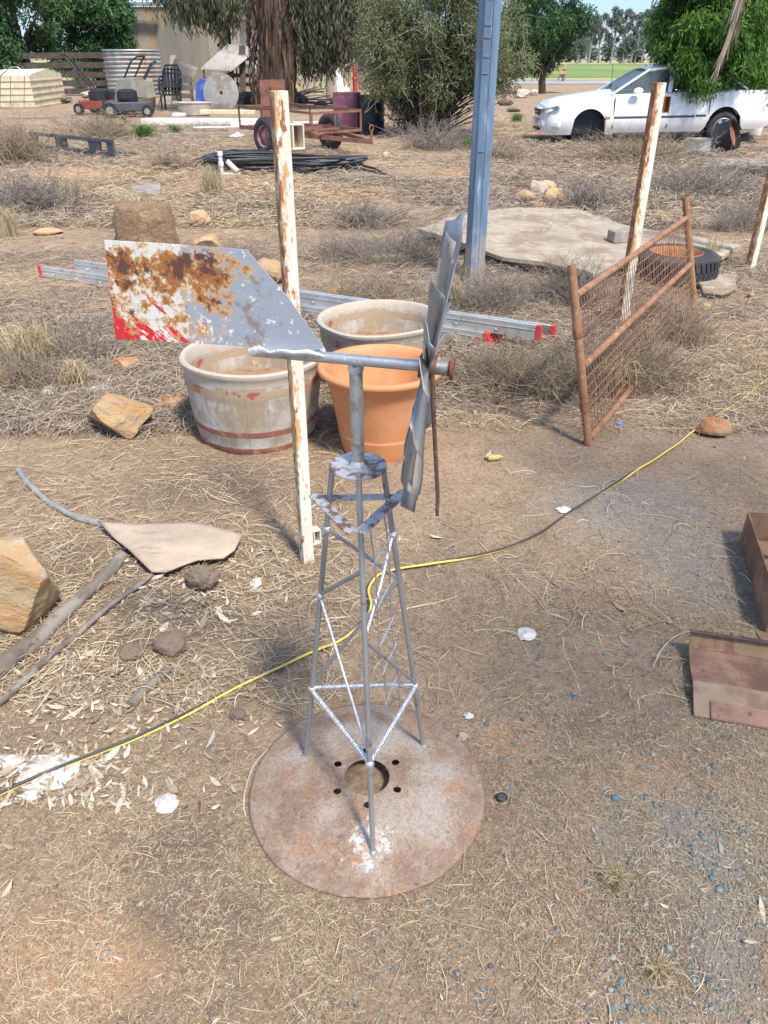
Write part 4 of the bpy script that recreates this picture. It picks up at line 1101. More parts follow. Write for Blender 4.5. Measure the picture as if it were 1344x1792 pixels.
strawset('dry_grass_litter', 11000, 660, 1240, .04, .18, .0017, m_straw, lambda px, py, X, Y: np.where(px < 600, .8, .10) * (.15 + pn(X, Y, 3, 3)), 'longer curly dry grass litter mostly left of the windmill', curl=.4, lift=.014, rlo=.1, K=6)
brush = lambda px, py, X, Y: np.clip(.25 + 1.1 * pn(X, Y, 1.2, 4) - .5, 0.02, 1) * np.where((px > 1150) & (py > 560), .1, 1) * np.where((px > 780) & (py > 680), .3, 1)
strawset('dry_grass_litter', 80000, 395, 760, .06, .28, .0026, m_greystraw, brush, 'tangled grey brown dry grass over the middle ground', curl=.5, lift=.035, K=6)
strawset('dry_grass_litter', 30000, 395, 760, .06, .25, .0024, m_straw, lambda px, py, X, Y: .1 + .9 * pn(X, Y, 1.5, 5) ** 2, 'pale tangled dry grass over the middle ground', curl=.5, lift=.03, rlo=.2, rhi=.9, K=6)
far = lambda px, py, X, Y: np.clip(pn(X, Y, .8, 6) * 1.5 - .25, .05, 1) * np.where((py > 295) & (py < 345) & (px < 560), .12, 1)
strawset('far_dry_grass', 70000, 215, 400, .10, .40, .0055, m_greystraw, far, 'grey brown dry grass mat over the far yard', curl=.8, lift=.06, K=5)
strawset('far_dry_grass', 36000, 180, 400, .10, .38, .006, m_straw, lambda px, py, X, Y: pn(X, Y, .7, 7) ** 2, 'straw coloured dry grass over the far yard', curl=.8, lift=.05, rlo=.2, rhi=.85, K=5)

def pebbles(name, N, y0, y1, smin, smax, mat, keep, label):
    X, Y, px, py = scatter(N, y0, y1, keep=keep); n = len(X)
    out = (np.hypot(X - CX, Y - CY) > .32); X = X[out]; Y = Y[out]; n = len(X)
    bm = bmesh.new(); bmesh.ops.create_icosphere(bm, subdivisions=1, radius=.5)
    bv = np.array([v.co[:] for v in bm.verts]); bf = np.array([[v.index for v in f.verts] for f in bm.faces]); bm.free()
    s = (smin + (smax - smin) * rng.beta(1.2, 4, n))
    th = rng.uniform(0, 2 * PI, n); c, si = np.cos(th), np.sin(th)
    V = bv[None] * (1 + rng.normal(0, .24, (n, len(bv), 1)))
    V = V * np.stack([s, s * rng.uniform(.6, 1, n), s * rng.uniform(.35, .6, n)], -1)[:, None, :]
    x = V[..., 0] * c[:, None] - V[..., 1] * si[:, None]; y = V[..., 0] * si[:, None] + V[..., 1] * c[:, None]
    V = np.stack([x + X[:, None], y + Y[:, None], V[..., 2] + (gz(X, Y) + s * .10)[:, None]], -1)
    Q = (bf[None] + (np.arange(n) * len(bv))[:, None, None]).reshape(-1, 3)
    o = bulk(name, V.reshape(-1, 3), Q, mat, rnd=np.repeat(rng.uniform(0, 1, n), len(bv)))
    return tag(o, label, 'gravel', kind='stuff')
m_bluegravel = foliage('blue_gravel', [(.09, .125, .13), (.13, .185, .19), (.18, .235, .235), (.25, .28, .27), (.36, .34, .30)], 0, .85)
m_browngravel = foliage('brown_gravel', [(.09, .065, .045), (.20, .135, .09), (.34, .23, .15), (.45, .33, .22), (.56, .50, .42)], 0, .9)
gk = lambda px, py, X, Y: np.clip((px - 700) / 600, .04, 1) * (.1 + .9 * pn(X, Y, 4, 8) ** 1.5) * np.where(py < 1250, .35, 1)
pebbles('gravel', 3400, 780, 1960, .007, .027, m_bluegravel, gk, 'scattered blue grey gravel on the right of the ground')
pebbles('gravel', 7000, 700, 1960, .003, .013, m_bluegravel, lambda px, py, X, Y: np.clip(px / 1200, .1, 1) * (.1 + .9 * pn(X, Y, 4, 8)), 'fine blue grey grit over the near ground')
pebbles('brown_grit', 42000, 700, 1960, .0015, .008, m_browngravel, None, 'fine brown and pale grit over the near ground')
pebbles('brown_grit', 2600, 360, 760, .01, .05, m_browngravel, None, 'brown pebbles and crumbs over the middle ground')
pebbles('brown_grit', 500, 650, 730, .012, .03, m_browngravel, lambda px, py, X, Y: ((px > 760) & (px < 860)) * 1.0, 'brown pebbles heaped right of the terracotta pot')

# leaf litter at the left
X, Y, px, py = scatter(2300, 960, 1420, -100, 520, lambda px, py, X, Y: np.exp(-((px - 260 + (py - 1150) * .6) / 170) ** 2) * (.15 + pn(X, Y, 7, 9)))
X2, Y2, p2_, q2_ = scatter(170, 620, 1900); X = np.concatenate([X, X2]); Y = np.concatenate([Y, Y2]); n = len(X)
A = np.stack([rng.normal(size=n), rng.normal(size=n), rng.normal(0, .22, n)], -1)
Cn = np.stack([X, Y, ontop(X, Y) + rng.uniform(.003, .014, n)], -1)
A = unit(A); B = unit(np.cross(A, np.stack([rng.normal(0, .4, n), rng.normal(0, .4, n), np.ones(n)], -1))); Nn = np.cross(A, B)
Ls = rng.gamma(3, .0085, n).clip(.010, .07)[:, None]; Ws = Ls * rng.uniform(.16, .32, n)[:, None]
V = np.stack([Cn - A * Ls / 2, Cn - A * Ls * .15 + B * Ws / 2 + Nn * Ws * .2, Cn + A * Ls * .2 + B * Ws * .42 + Nn * Ws * .25, Cn + A * Ls / 2 - Nn * Ls * .1, Cn + A * Ls * .2 - B * Ws * .42 + Nn * Ws * .25, Cn - A * Ls * .15 - B * Ws / 2 + Nn * Ws * .2], 1).reshape(-1, 3)
V[:, 2] = np.maximum(V[:, 2], ontop(V[:, 0], V[:, 1]) + .001)
m_leaf = foliage('dead_leaves', [(.24, .17, .11), (.36, .28, .20), (.46, .38, .28), (.54, .46, .36), (.66, .60, .50)], 0, .8)
tag(bulk('leaf_litter', V, np.arange(6 * n).reshape(n, 6), m_leaf, rnd=np.repeat(rng.uniform(0, 1, n), 6)), 'pale dead gum leaves strewn at the left', 'leaf litter', kind='stuff')
#PART4
# ================================================================== DEAD BUSHES AND TUFTS
m_twig_gr = foliage('dead_twigs', [(.14, .11, .09), (.24, .195, .16), (.34, .285, .24), (.44, .38, .32)], 0, .9)
m_twig_br = foliage('brown_twigs', [(.16, .115, .08), (.27, .20, .14), (.38, .30, .21), (.50, .42, .31)], 0, .9)
m_tuft = foliage('dry_tuft', [(.28, .21, .12), (.44, .35, .20), (.56, .46, .28), (.66, .57, .38)], .15, .8)
m_weed = foliage('green_weed', [(.05, .12, .02), (.09, .20, .035), (.16, .28, .06)], .3, .6)
def bush(px, py, wpx, hpx, n, mat, label, name='dead_bush', cat='dead bush', group='dead grey bushes in the yard', r=.0022, spread=.8, curl=.25, seed=0, depth=None, flat_=0.5):
    g = GZ(px, py); ax = g.y * .861 + .84; w = wpx / F * ax / 2; h = hpx / F * ax; d = depth or w * .8
    rg = np.random.default_rng(seed + int(px))
    # main stems then side twigs along them
    th = rg.uniform(0, 2 * PI, n); rad = rg.uniform(.15, 1, n) ** .7
    K = 6; t = np.linspace(0, 1, K)
    bx = rg.normal(0, w * .28 + .02, n); by = rg.normal(0, d * .28 + .02, n)
    ex = bx + np.cos(th) * rad * w * .85; ey = by + np.sin(th) * rad * d * .85
    ez = h * (1 - flat_ * rad ** 2) * rg.uniform(.35, 1.05, n)
    P_ = np.zeros((n, K, 3))
    P_[..., 0] = bx[:, None] + (ex - bx)[:, None] * t ** 1.2; P_[..., 1] = by[:, None] + (ey - by)[:, None] * t ** 1.2
    P_[..., 2] = ez[:, None] * (t ** .8)
    P_ += np.cumsum(rg.normal(0, 1, P_.shape), 1) * (h * curl * .13) * (t[None, :, None] > 0)
    P_[..., 2] = np.abs(P_[..., 2])
    R_1 = (r * rg.uniform(.6, 1.5, n))[:, None] * (1 - .7 * t)[None]
    m = n * 4; k = rg.integers(0, n, m); s = rg.uniform(.2, .95, m) * (K - 1); i0 = s.astype(int).clip(0, K - 2); fr = (s - i0)[:, None]
    st = P_[k, i0] * (1 - fr) + P_[k, i0 + 1] * fr
    dr = rg.normal(0, 1, (m, 3)); dr[:, 2] = dr[:, 2] * .6 + .25; dr = unit(dr)
    ln = rg.uniform(.08, .32, m) * max(w, h) * .9
    K2 = 5; t2 = np.linspace(0, 1, K2)
    Q_ = st[:, None] + dr[:, None] * ln[:, None, None] * t2[None, :, None] + np.cumsum(rg.normal(0, 1, (m, K2, 3)), 1) * (ln * .09)[:, None, None] * (t2[None, :, None] > 0)
    Q_[..., 2] = np.abs(Q_[..., 2])
    R_2 = (r * .55 * rg.uniform(.6, 1.3, m))[:, None] * (1 - .6 * t2)[None]
    off = np.array([g.x, g.y + d * .5, g.z])
    v1, q1 = curvegeo(P_ + off, R_1); v2, q2 = curvegeo(Q_ + off, R_2)
    rr = np.concatenate([np.repeat(rg.uniform(0, 1, n), K * 3), np.repeat(rg.uniform(0, 1, m), K2 * 3)])
    o = bulk(name, np.concatenate([v1, v2]), np.concatenate([q1, q2 + len(v1)]), mat, rnd=rr)
    return tag(o, label, cat, group)
for i, a in enumerate((
    (900, 690, 230, 80, 360, m_twig_br, 'low brown dead bush between the ladder end and the gate'),
    (990, 700, 200, 90, 320, m_twig_br, 'flattened dead brush left of the near gate upright'),
    (860, 552, 200, 85, 320, m_twig_gr, 'grey twiggy bush right of the blue post foot'),
    (1000, 540, 190, 100, 280, m_twig_gr, 'grey twiggy bush between blue post and gate'),
    (1130, 690, 240, 120, 420, m_twig_br, 'tangled dead brush grown through the gate mesh'),
    (1200, 610, 120, 90, 200, m_twig_br, 'dead brush at the far foot of the gate'),
    (705, 470, 230, 80, 260, m_twig_gr, 'low grey dead bush left of the blue post'),
    (650, 540, 200, 60, 220, m_twig_br, 'low brown dead bush beside the ladder middle'),
    (1030, 372, 120, 60, 220, m_twig_gr, 'dark grey dead bush behind the concrete slab'),
    (1240, 350, 230, 60, 320, m_twig_gr, 'wide low dead bush right of the gate beyond the slab'),
    (1130, 290, 260, 60, 300, m_twig_br, 'brown dead bush in front of the car door'),
    (1300, 410, 160, 70, 240, m_twig_gr, 'grey dead bush behind the far right post'),
    (25, 292, 130, 90, 340, m_twig_br, 'tall pale brown dead bush left of the black pallet'),
    (40, 380, 180, 90, 300, m_twig_gr, 'grey brown dead bush at the left below the orange bank'),
    (160, 246, 190, 50, 280, m_twig_br, 'brown dead bush behind the black pallet'),
    (292, 300, 110, 40, 160, m_twig_br, 'small brown dead bush right of the black pallet'),
    (640, 400, 170, 45, 200, m_twig_gr, 'low grey dead bush right of the tall white post'),
    (760, 265, 150, 60, 260, m_twig_gr, 'grey undergrowth at the foot of the big green bush'),
    (880, 285, 120, 40, 180, m_twig_br, 'brown dead brush just right of the blue post'),
    (1040, 245, 120, 30, 180, m_twig_br, 'dead brush growing in the empty wheel arch of the car'),
    (130, 640, 130, 150, 60, m_twig_gr, 'thin dark upright dead plant left of the vane'),
    (40, 690, 150, 90, 240, m_twig_br, 'pale dead bush at the far left above the big leaf'),
    (420, 470, 140, 50, 160, m_twig_br, 'low brown brush behind the vane'),
    (590, 460, 120, 60, 180, m_twig_gr, 'low grey dead bush right of the tall white post behind the ladder'),
    (950, 430, 60, 45, 60, m_twig_gr, 'thin dead weeds growing through the slab'),
)):
    bush(*a, seed=i * 13, r=.0022 if a[1] > 400 else .005)
def tuft(px, py, wpx, hpx, n, mat, label, name='grass_tuft', cat='grass tuft', group='dry grass tufts', wd=.003, seed=0):
    g = GZ(px, py); ax = g.y * .861 + .84; w = wpx / F * ax / 2; h = hpx / F * ax
    rg = np.random.default_rng(seed + 3)
    th = rg.uniform(0, 2 * PI, n); rad = rg.uniform(.1, 1, n); K = 5; t = np.linspace(0, 1, K)[None]
    b = rg.normal(0, w * .22, (n, 2))
    x = b[:, :1] + (np.cos(th) * rad * w)[:, None] * t ** 1.5; y = b[:, 1:] + (np.sin(th) * rad * w * .8)[:, None] * t ** 1.5
    hh_ = h * rg.uniform(.5, 1.15, n)[:, None]; z = hh_ * (np.sin(t * PI * (.45 + .35 * rad[:, None])) )
    PT = np.stack([x + g.x, y + g.y + w * .5, z + g.z], -1) + rg.normal(0, .01 * h, (n, K, 3))
    V, Q = ribbongeo(PT, (wd * rg.uniform(.6, 1.5, n))[:, None] * np.array([1, 1, .9, .7, .2])[None])
    return tag(bulk(name, V, Q, mat, rnd=np.repeat(rg.uniform(0, 1, n), K * 2)), label, cat, group)
for i, a in enumerate((
    (368, 348, 90, 48, 500, m_tuft, 'golden dry grass tuft left of the tall white post top'),
    (235, 395, 120, 45, 420, m_tuft, 'dry grass tuft just above the brown stump'),
    (45, 655, 130, 70, 700, m_tuft, 'pale dry grass tuft at the left edge'),
    (120, 360, 90, 40, 320, m_tuft, 'dry grass tuft below the orange dirt bank'),
    (15, 420, 70, 50, 300, m_tuft, 'dry grass tuft at the left edge above the ladder'),
    (250, 610, 120, 50, 380, m_tuft, 'dry grass tuft beneath the vane'),
    (130, 690, 90, 50, 300, m_tuft, 'loose dry grass behind the clear plastic film'),
    (790, 545, 70, 55, 260, m_tuft, 'dry curly grass tuft behind the rotor'),
    (1120, 640, 60, 70, 180, m_tuft, 'yellow dry grass tuft inside the gate mesh'),
    (1245, 470, 60, 50, 160, m_tuft, 'thin dry grass tuft beside the small concrete chunk'),
    (1080, 1560, 70, 26, 420, m_tuft, 'flattened pale grass clump right of the disc'),
    (1160, 1720, 80, 22, 300, m_tuft, 'flattened pale grass clump near the lower right corner'),
    (1080, 700, 120, 60, 260, m_tuft, 'pale dry grass against the lower gate rail'))):
    tuft(*a, seed=i, wd=.003 if a[1] < 900 else .0013)
for i, a in enumerate(((250, 244, 56, 20, 260, m_weed, 'bright green weed patch left of the timber'), (205, 240, 44, 13, 160, m_weed, 'green weed patch at the far left of the yard weeds'), (305, 235, 34, 12, 120, m_weed, 'small green weed patch by the plank'),
                       (215, 214, 16, 8, 60, m_weed, 'tiny green weed in front of the black mower'), (905, 213, 34, 12, 140, m_weed, 'green weed patch left of the car nose'), (820, 262, 40, 14, 120, m_weed, 'green weeds at the foot of the green bush'),
                       (1285, 508, 12, 10, 30, m_weed, 'tiny green sprout by the concrete chunk'), (50, 368, 10, 12, 30, m_weed, 'tiny green sprout left of the dirt bank'), (140, 165, 60, 34, 260, m_weed, 'tall green grass behind the red mower'), (180, 158, 60, 28, 240, m_weed, 'tall green grass left of the iron tank'))):
    tuft(*a, name='green_weed', cat='weed', group='green weeds in the yard', wd=.012 if a[1] < 300 else .004, seed=60 + i)

# ================================================================== YARD OBJECTS
def yard(name, label, cat, px, py, group=None):
    g = GZ(px, py); return thing(name, label, cat, g, group), g
sc_ = lambda g: (g.y * .861 + .84) / F     # metres per picture pixel at that depth
# black pallet on edge
pa, pb_ = GZ(58, 262), GZ(203, 280)
plt = thing('plastic_pallet', 'black plastic pallet standing on edge in dry grass', 'pallet', pa)
v = (pb_ - pa)
for z in (.09, .31): MB().bar(pa + Vector((0, 0, z)), pb_ + Vector((0, 0, z)), .05, .06).build('deck_edge', m_dkgrey, plt, bev=.004)
for t in (.06, .36, .42, .76, .82, .97):
    MB().bar(pa + v * (t - .04) + Vector((0, .01, .19)), pa + v * (t + .03) + Vector((0, .01, .19)), .045, .19).build('block', m_dkgrey, plt, bev=.004)
MB().bar(pa + Vector((0, .45, .02)), pb_ + Vector((0, .45, .02)), .8, .02).build('deck_board', m_black, plt, bev=.004)
# poly pipe heap
ph, g0 = yard('poly_pipe_coil', 'flattened heap of coiled black poly pipe behind the tall white post', 'pipe coil', 490, 306)
random.seed(4)
for k in range(11):
    a = random.uniform(1.05, 1.35); b = random.uniform(.25, .5); ox, oy = random.uniform(-.08, .08), random.uniform(-.1, .12); z = .03 + k * .017
    pts = [g0 + Vector((ox + a * math.cos(t), .45 + oy + b * math.sin(t), z + .03 * math.sin(t * 2 + k) + .02)) for t in [2 * PI * i / 40 for i in range(40)]]
    MB().tube(pts, random.choice((.016, .02, .024)), 8, closed=True).build('pipe_loop', m_black if k % 4 else m_dkgrey, ph, 60)
for px_ in ([(565, 300), (500, 286), (420, 282), (370, 286), (330, 294), (300, 299)], [(560, 288), (480, 280), (410, 280), (360, 290), (340, 298)], [(520, 303), (590, 300), (640, 306), (690, 314)], [(540, 296), (600, 294), (650, 300), (668, 306)]):
    pts = cordpts(px_, .03); k = len(pts)
    for i, p in enumerate(pts): p.z += .13 * math.sin(PI * min(1, i / k * 1.0)) * (1 if px_[0][0] > 555 else .3)
    MB().tube(pts, .02, 8).build('pipe_tail', m_black, ph, 60)
pv = thing('pvc_pipe_frame', 'short white plastic pipe tee standing against the black pipe coil', 'pipe', GZ(389, 312))
q = ORI[pv.name]
MB().tube([q, q + Vector((0, 0, .36))], .032, 12).build('upright_pipe', m_pvc, pv, 40)
for z in (.02, .18, .33): MB().tube([q + Vector((0, 0, z)), q + Vector((0, 0, z + .06))], .044, 12).build('pipe_fitting', m_pvc, pv, 40)
MB().tube([q + Vector((.02, 0, .06)), q + Vector((.3, -.02, .06))], .026, 12).build('side_pipe', m_pvc, pv, 40)
MB().tube([q + Vector((.10, 0, .25)), q + Vector((.26, -.02, .10))], .04, 12).build('side_pipe', m_pvc, pv, 40)
tag(MB().tube(cordpts([(288, 295), (293, 300)], .06), .05, 10).build('pipe_end_cap', m_dkgrey, None, 50), 'dark round pipe fitting at the left end of the poly pipe', 'pipe fitting')
# planks on the ground
def plank(p, q, w, th, mat, label, z=0, group='planks on the ground', name='plank'):
    a, b = GZ(*p, z), GZ(*q, z)
    return tag(MB().bar(a + Vector((0, w / 2, th / 2)), b + Vector((0, w / 2, th / 2)), w, th).build(name, mat, bev=.004), label, 'plank', group)
plank((249, 219), (455, 220), .5, .16, m_white, 'long white painted plank behind the trailer wheel')
plank((351, 210), (446, 211), .4, .10, m_cream, 'cream board lying on the long white plank', .17)
plank((281, 244), (432, 237), .14, .10, m_wood, 'grey timber sleeper in front of the white planks')
plank((338, 232), (440, 230), .12, .03, m_white, 'thin pale board on the grey timber sleeper', .10)
plank((400, 222), (580, 218), .3, .08, m_white, 'white board passing under the rusty trailer')
plank((0, 208), (135, 206), .1, .05, m_wood, 'thin grey timber rail on the ground at far left')
plank((655, 462), (720, 464), .12, .07, m_wood_yl, 'short yellowish timber offcut left of the blue post', name='offcut')
plank((30, 522), (130, 530), .03, .02, m_wood, 'thin grey batten lying below the ladder end', name='batten')
plank((985, 252), (1240, 249), .3, .06, m_conc, 'pale concrete edge strip beneath the car')
g = GZ(312, 213); tag(MB().bar(g + Vector((-.1, 0, .2)), g + Vector((.22, -.1, .2)), .22, .08).build('board_offcut', m_white), 'white board offcut lying across the white planks', 'offcut')
crumple(415, 240, 28, 12, mk('milky_plastic', (.62, .64, .66), [], .3), 'squashed milky plastic bottle left of the trailer wheel', 21, 'plastic_bottle', 'bottle', .12)
m_junk = mk('dark_scrap', (.07, .06, .055), [(3, (.16, .12, .09), .5, .62)], .85)
for i, (x, y, w, h, m, l) in enumerate(((470, 190, 60, 26, m_bark, 'heap of dark fallen bark at the foot of the gum tree'), (520, 186, 40, 20, m_junk, 'dark scrap heap right of the gum trunk'), (432, 188, 40, 24, m_junk, 'dark scrap heap under the lean-to shelter'),
                                     (92, 186 - 4, 60, 14, m_barkgrey, 'low rubble heap right of the cream crate'), (160, 172, 44, 12, m_rock_wh, 'pale rubble heap behind the lawn mowers'), (590, 182, 34, 14, m_barkgrey, 'brown debris heap in front of the pale fence'), (560, 188, 26, 10, m_junk, 'small dark debris heap left of the pink drum'))):
    rock(x, y, w, h, m, l, 400 + i, 'heap', cuts=3, name='scrap_heap', sub=4)
random.seed(8)
g = GZ(500, 184); tp_ = thing('timber_pile', 'loose pile of grey timber lengths right of the gum trunk', 'timber pile', g)
for i in range(14):
    a = g + Vector((random.uniform(-.6, .4), random.uniform(-.3, .5), random.uniform(.05, .5))); b = a + Vector((random.uniform(.6, 1.9), random.uniform(-.4, .4), random.uniform(-.1, .3))); b.z = max(.05, b.z)
    MB().bar(a, b, .12, .05).build('timber_length', random.choice((m_wood, m_wood_dk, m_wood_yl)), tp_)
for i, (x, y, r, m, l) in enumerate(((500, 176, .3, m_black, 'black tub beside the gum trunk'), (446, 182, .25, m_dkgrey, 'grey tub under the lean-to shelter'))):
    g = base_at(x, y, r); t_ = thing('old_tub', l, 'tub', g)
    MB().lathe([(r * .8, 0), (r, r * 1.7), (r * 1.1, r * 1.75), (r * .95, r * 1.7), (r * .75, .05), (.001, .04)], g, 20).build('tub_body', m, t_, 40)
for i, (px_, lab, m, ln) in enumerate(((296, 'grey board leaning on the iron tank side behind the chairs', m_wood, 1.9), (306, 'dark board leaning behind the chair stack', m_wood_dk, 1.7), (425, 'dark post leaning against the lean-to shelter', m_wood_dk, 2.3), (545, 'pale board leaning on the plank fence right of the gum', m_wood, 1.8), (598, 'white board leaning on the plank fence near the pump', m_white, 1.3))):
    g = GZ(px_, 176); tag(MB().bar(g, g + Vector((.25 - .1 * i, .7, ln * .9)), .28, .04).build('leaning_board', m, bev=.004), lab, 'board')
# rusty trailer ------------------------------------------------------
tg = GZ(523, 265); TR = thing('box_trailer', 'rusty open frame box trailer with two old wheels', 'trailer', (-1.70, 17.2, 0))
fwd_ = Vector((.70, -.714, 0)); lat = Vector((.714, .70, 0)); T0 = Vector((-1.70, 17.2, 0))
def TP(f, l, z): return T0 + fwd_ * f + lat * l + Vector((0, 0, z))
def wheel(root, c, axis, r, w, rimmat, tmat, ri=.62, spokes=0):
    q = axis.to_track_quat('Z', 'Y').to_matrix().to_4x4()
    tr = tyre_mesh(c, r, r * ri, w, q, 36).build('tyre', tmat, root, 35)
    MM = q
    MB().lathe([(r * ri + .004, -w * .35), (r * ri, 0), (r * ri + .004, w * .38), (r * ri - .012, w * .42), (r * ri - .03, w * .3), (r * .42, w * .05), (r * .34, w * .14), (r * .2, w * .20), (r * .12, w * .30), (.002, w * .32)], c, 32, M=MM).build('rim', rimmat, root, 40)
m_rimred = mk('faded_red_rim', (.34, .14, .13), [(14, (.5, .4, .36), .5, .6)], .8)
for s, a in ((-.82, -1), (.82, 1)):
    c = TP(0, s, .325)
    tr = tyre_mesh(c, .325, .2, .19, (lat * a).to_track_quat('Z', 'Y').to_matrix().to_4x4(), 36).build('wheel', m_tyre, TR, 35)
    MM = (lat * a).to_track_quat('Z', 'Y').to_matrix().to_4x4()
    MB().lathe([(.204, -.06), (.2, 0), (.204, .07), (.19, .08), (.175, .05), (.165, .0), (.12, .02), (.10, .05), (.06, .05), (.055, .08), (.002, .085)], c, 32, M=MM).build('rim', m_rimred, tr, 40)
MB().bar(TP(0, -.8, .3), TP(0, .8, .3), .05, .05).build('axle', m_rusttrailer, TR)
def tb(name, a, b, w=.04, h=.04): return MB().bar(TP(*a), TP(*b), w, h).build(name, m_rusttrailer, TR)
B0, B1, LW = -1.15, 1.15, .62
for l in (-LW, LW):
    tb('bottom_rail', (B0, l, .42), (B1, l, .42), .05, .07); tb('top_rail', (B0, l, .80), (B1, l, .76))
    for f in (B0, -.4, .4, B1): tb('stake_post', (f, l, .42), (f, l, .78), .035, .035)
for f in (B0, -.55, 0, .55, B1): tb('cross_member', (f, -LW, .42), (f, LW, .42))
tb('end_rail', (B0, -LW, .79), (B0, LW, .79)); tb('end_rail', (B1, -LW, .755), (B1, LW, .755))
tb('draw_bar', (.7, -.5, .36), (2.1, 0, .30), .06, .07); tb('draw_bar', (.7, .5, .36), (2.1, 0, .30), .06, .07)
MB().prism([TP(B0 - .02, LW - .02, .44), TP(B0 - .02, -.05, .44), TP(B0 - .02, -.05, 1.25), TP(B0 - .02, LW - .02, 1.25)], fwd_ * .02).build('tail_panel', m_rusttrailer, TR)
MB().tube([TP(2.1, 0, .28), TP(2.1, 0, .50)], .025, 8).build('hitch', m_rust, TR); MB().tube([TP(2.1, .05 * math.cos(t), .53 + .05 * math.sin(t)) for t in [i * PI / 5 for i in range(10)]], .012, 6, closed=True).build('hitch_ring', m_rust, TR)
# drums -----------------------------------------------------------------
def drum(px, py, r, h, mat, label, lid=None):
    g = base_at(px, py, r); d = thing('plastic_drum', label, 'drum', g, 'plastic drums behind the trailer')
    pr = [(r * .9, 0), (r, .03), (r, h * .3), (r * 1.04, h * .33), (r * 1.04, h * .37), (r, h * .40), (r, h * .62), (r * 1.04, h * .65), (r * 1.04, h * .69), (r, h * .72), (r, h * .92), (r * .96, h * .96)]
    MB().lathe(pr, g, 36).build('drum_body', mat, d, 40)
    MB().lathe([(r * 1.0, h * .94), (r * 1.03, h * .97), (r * 1.02, h), (r * .9, h), (r * .85, h * .97), (.001, h * .975)], g, 36).build('drum_lid', lid or mat, d, 40)
    return d
m_pink = mk('faded_pink_drum', (.42, .13, .16), [(3, (.55, .32, .33), .5, .64)], .6)
drum(608, 234, .34, .90, m_pink, 'faded pink red plastic drum right of the trailer')
drum(650, 236, .32, .85, m_black, 'black plastic drum under the big green bush')
g = base_at(622, 178, .12); rp = thing('red_pump_post', 'red painted pump post behind the pink drum', 'pump', g)
MB().lathe([(.17, 0), (.17, .04), (.11, .08), (.10, .8), (.14, .84), (.14, .9), (.10, .93), (.09, 1.25), (.05, 1.35), (.001, 1.38)], g, 20).build('pump_body', mk('red_paint', (.50, .05, .045), [(5, (.35, .08, .06), .5, .65)], .5), rp, 40)
MB().tube([g + Vector((0, 0, 1.2)), g + Vector((-.25, -.1, 1.3)), g + Vector((-.5, -.1, 1.25))], .05, 10).build('pump_spout', m_redplastic, rp, 40)
g = GZ(606, 175); gb_ = thing('gas_bottle', 'small white gas bottle left of the red pump post', 'gas bottle', g)
MB().lathe([(.12, 0), (.18, .03), (.18, .38), (.12, .48), (.05, .5), (.05, .58), (.001, .58)], g, 20).build('bottle_body', m_white, gb_, 40)
# iron water tank --------------------------------------------------------
g = base_at(241, 172, 1.35); Rk = 47 * sc_(g); g.y += 0
tk = thing('water_tank', 'round corrugated iron water tank with rust stains', 'tank', g)
n = NT('corrugated_tank'); x, y, z = n.sep()
col = n.mix(n.ramp(n.noise(1.2, 6, .65, n.map((1, 1, .5))), [(.45, 0.), (.6, 1.)]), (.44, .45, .43), (.28, .27, .25))
n.fin(n.mix(n.ramp(n.noise(1.6, 6, .6, n.map((1, 1, .25), loc=(2, 4, 1))), [(.56, 0.), (.66, 1.)]), col, (.38, .22, .12)), .6, .3); m_tank = n.m
Ht = 70 * sc_(g); pr = [(Rk + .035 * math.sin(2 * PI * i / 6), Ht * i / 66) for i in range(67)] + [(Rk - .02, Ht), (Rk - .04, Ht - .02), (Rk - .04, Ht * .6)]
MB().lathe(pr, g, 64).build('tank_wall', m_tank, tk, 70)
MB().lathe([(Rk + .045, Ht - .03), (Rk + .05, Ht), (Rk + .02, Ht + .03), (Rk - .02, Ht)], g, 64).build('tank_rim', m_galv, tk, 70)
# cream sheet-metal crate at far left --------------------------------------
g1, g2, g3 = GZ(-40, 190), GZ(62, 189), GZ(116, 180); hC = 50 * sc_(g2)
cr = thing('metal_crate', 'long cream ribbed sheet metal crate at the far left', 'crate', g2)
for a, b, nm in ((g1, g2, 'long_side'), (g2, g3, 'end_side')):
    mb = MB(); d = (b - a).normalized(); k = 5
    mb.add([a, b, b + Vector((0, 0, hC)), a + Vector((0, 0, hC))] , [(0, 1, 2, 3)])
    nrm = Vector((d.y, -d.x, 0))
    for i in range(k):
        z = hC * (i + .15) / k
        mb.bar(a + nrm * .02 + Vector((0, 0, z)), b + nrm * .01 + Vector((0, 0, z)), .03, .035)
    mb.build(nm, m_cream, cr)
tp1, tp2, tp3 = [q + Vector((0, 0, hC)) for q in (g1, g2, g3)]
pk = g2.lerp(g3, .5) + Vector((0, 0, hC * 1.16))
MB().add([tp2, tp3, pk], [(0, 1, 2)]).build('gable_end', m_cream, cr)
MB().add([tp2, pk, pk + (tp1 - tp2) * .7, tp1], [(0, 1, 2, 3)]).build('lid', m_white, cr)
q = GZ(15, 192); fr = thing('wire_arch_frame', 'bent wire arch frame leaning on the cream crate', 'frame', q)
MB().tube([P(-30, 140, q.y), P(0, 133, q.y), P(18, 118, q.y), P(30, 117, q.y), P(52, 133, q.y), P(62, 135, q.y)], .02, 6).build('arch', m_galv, fr)
for x_ in (0, 18, 42): MB().tube([GZ(x_, 190), P(x_ + 1, 133, q.y)], .014, 6).build('wire_leg', m_galv, fr)
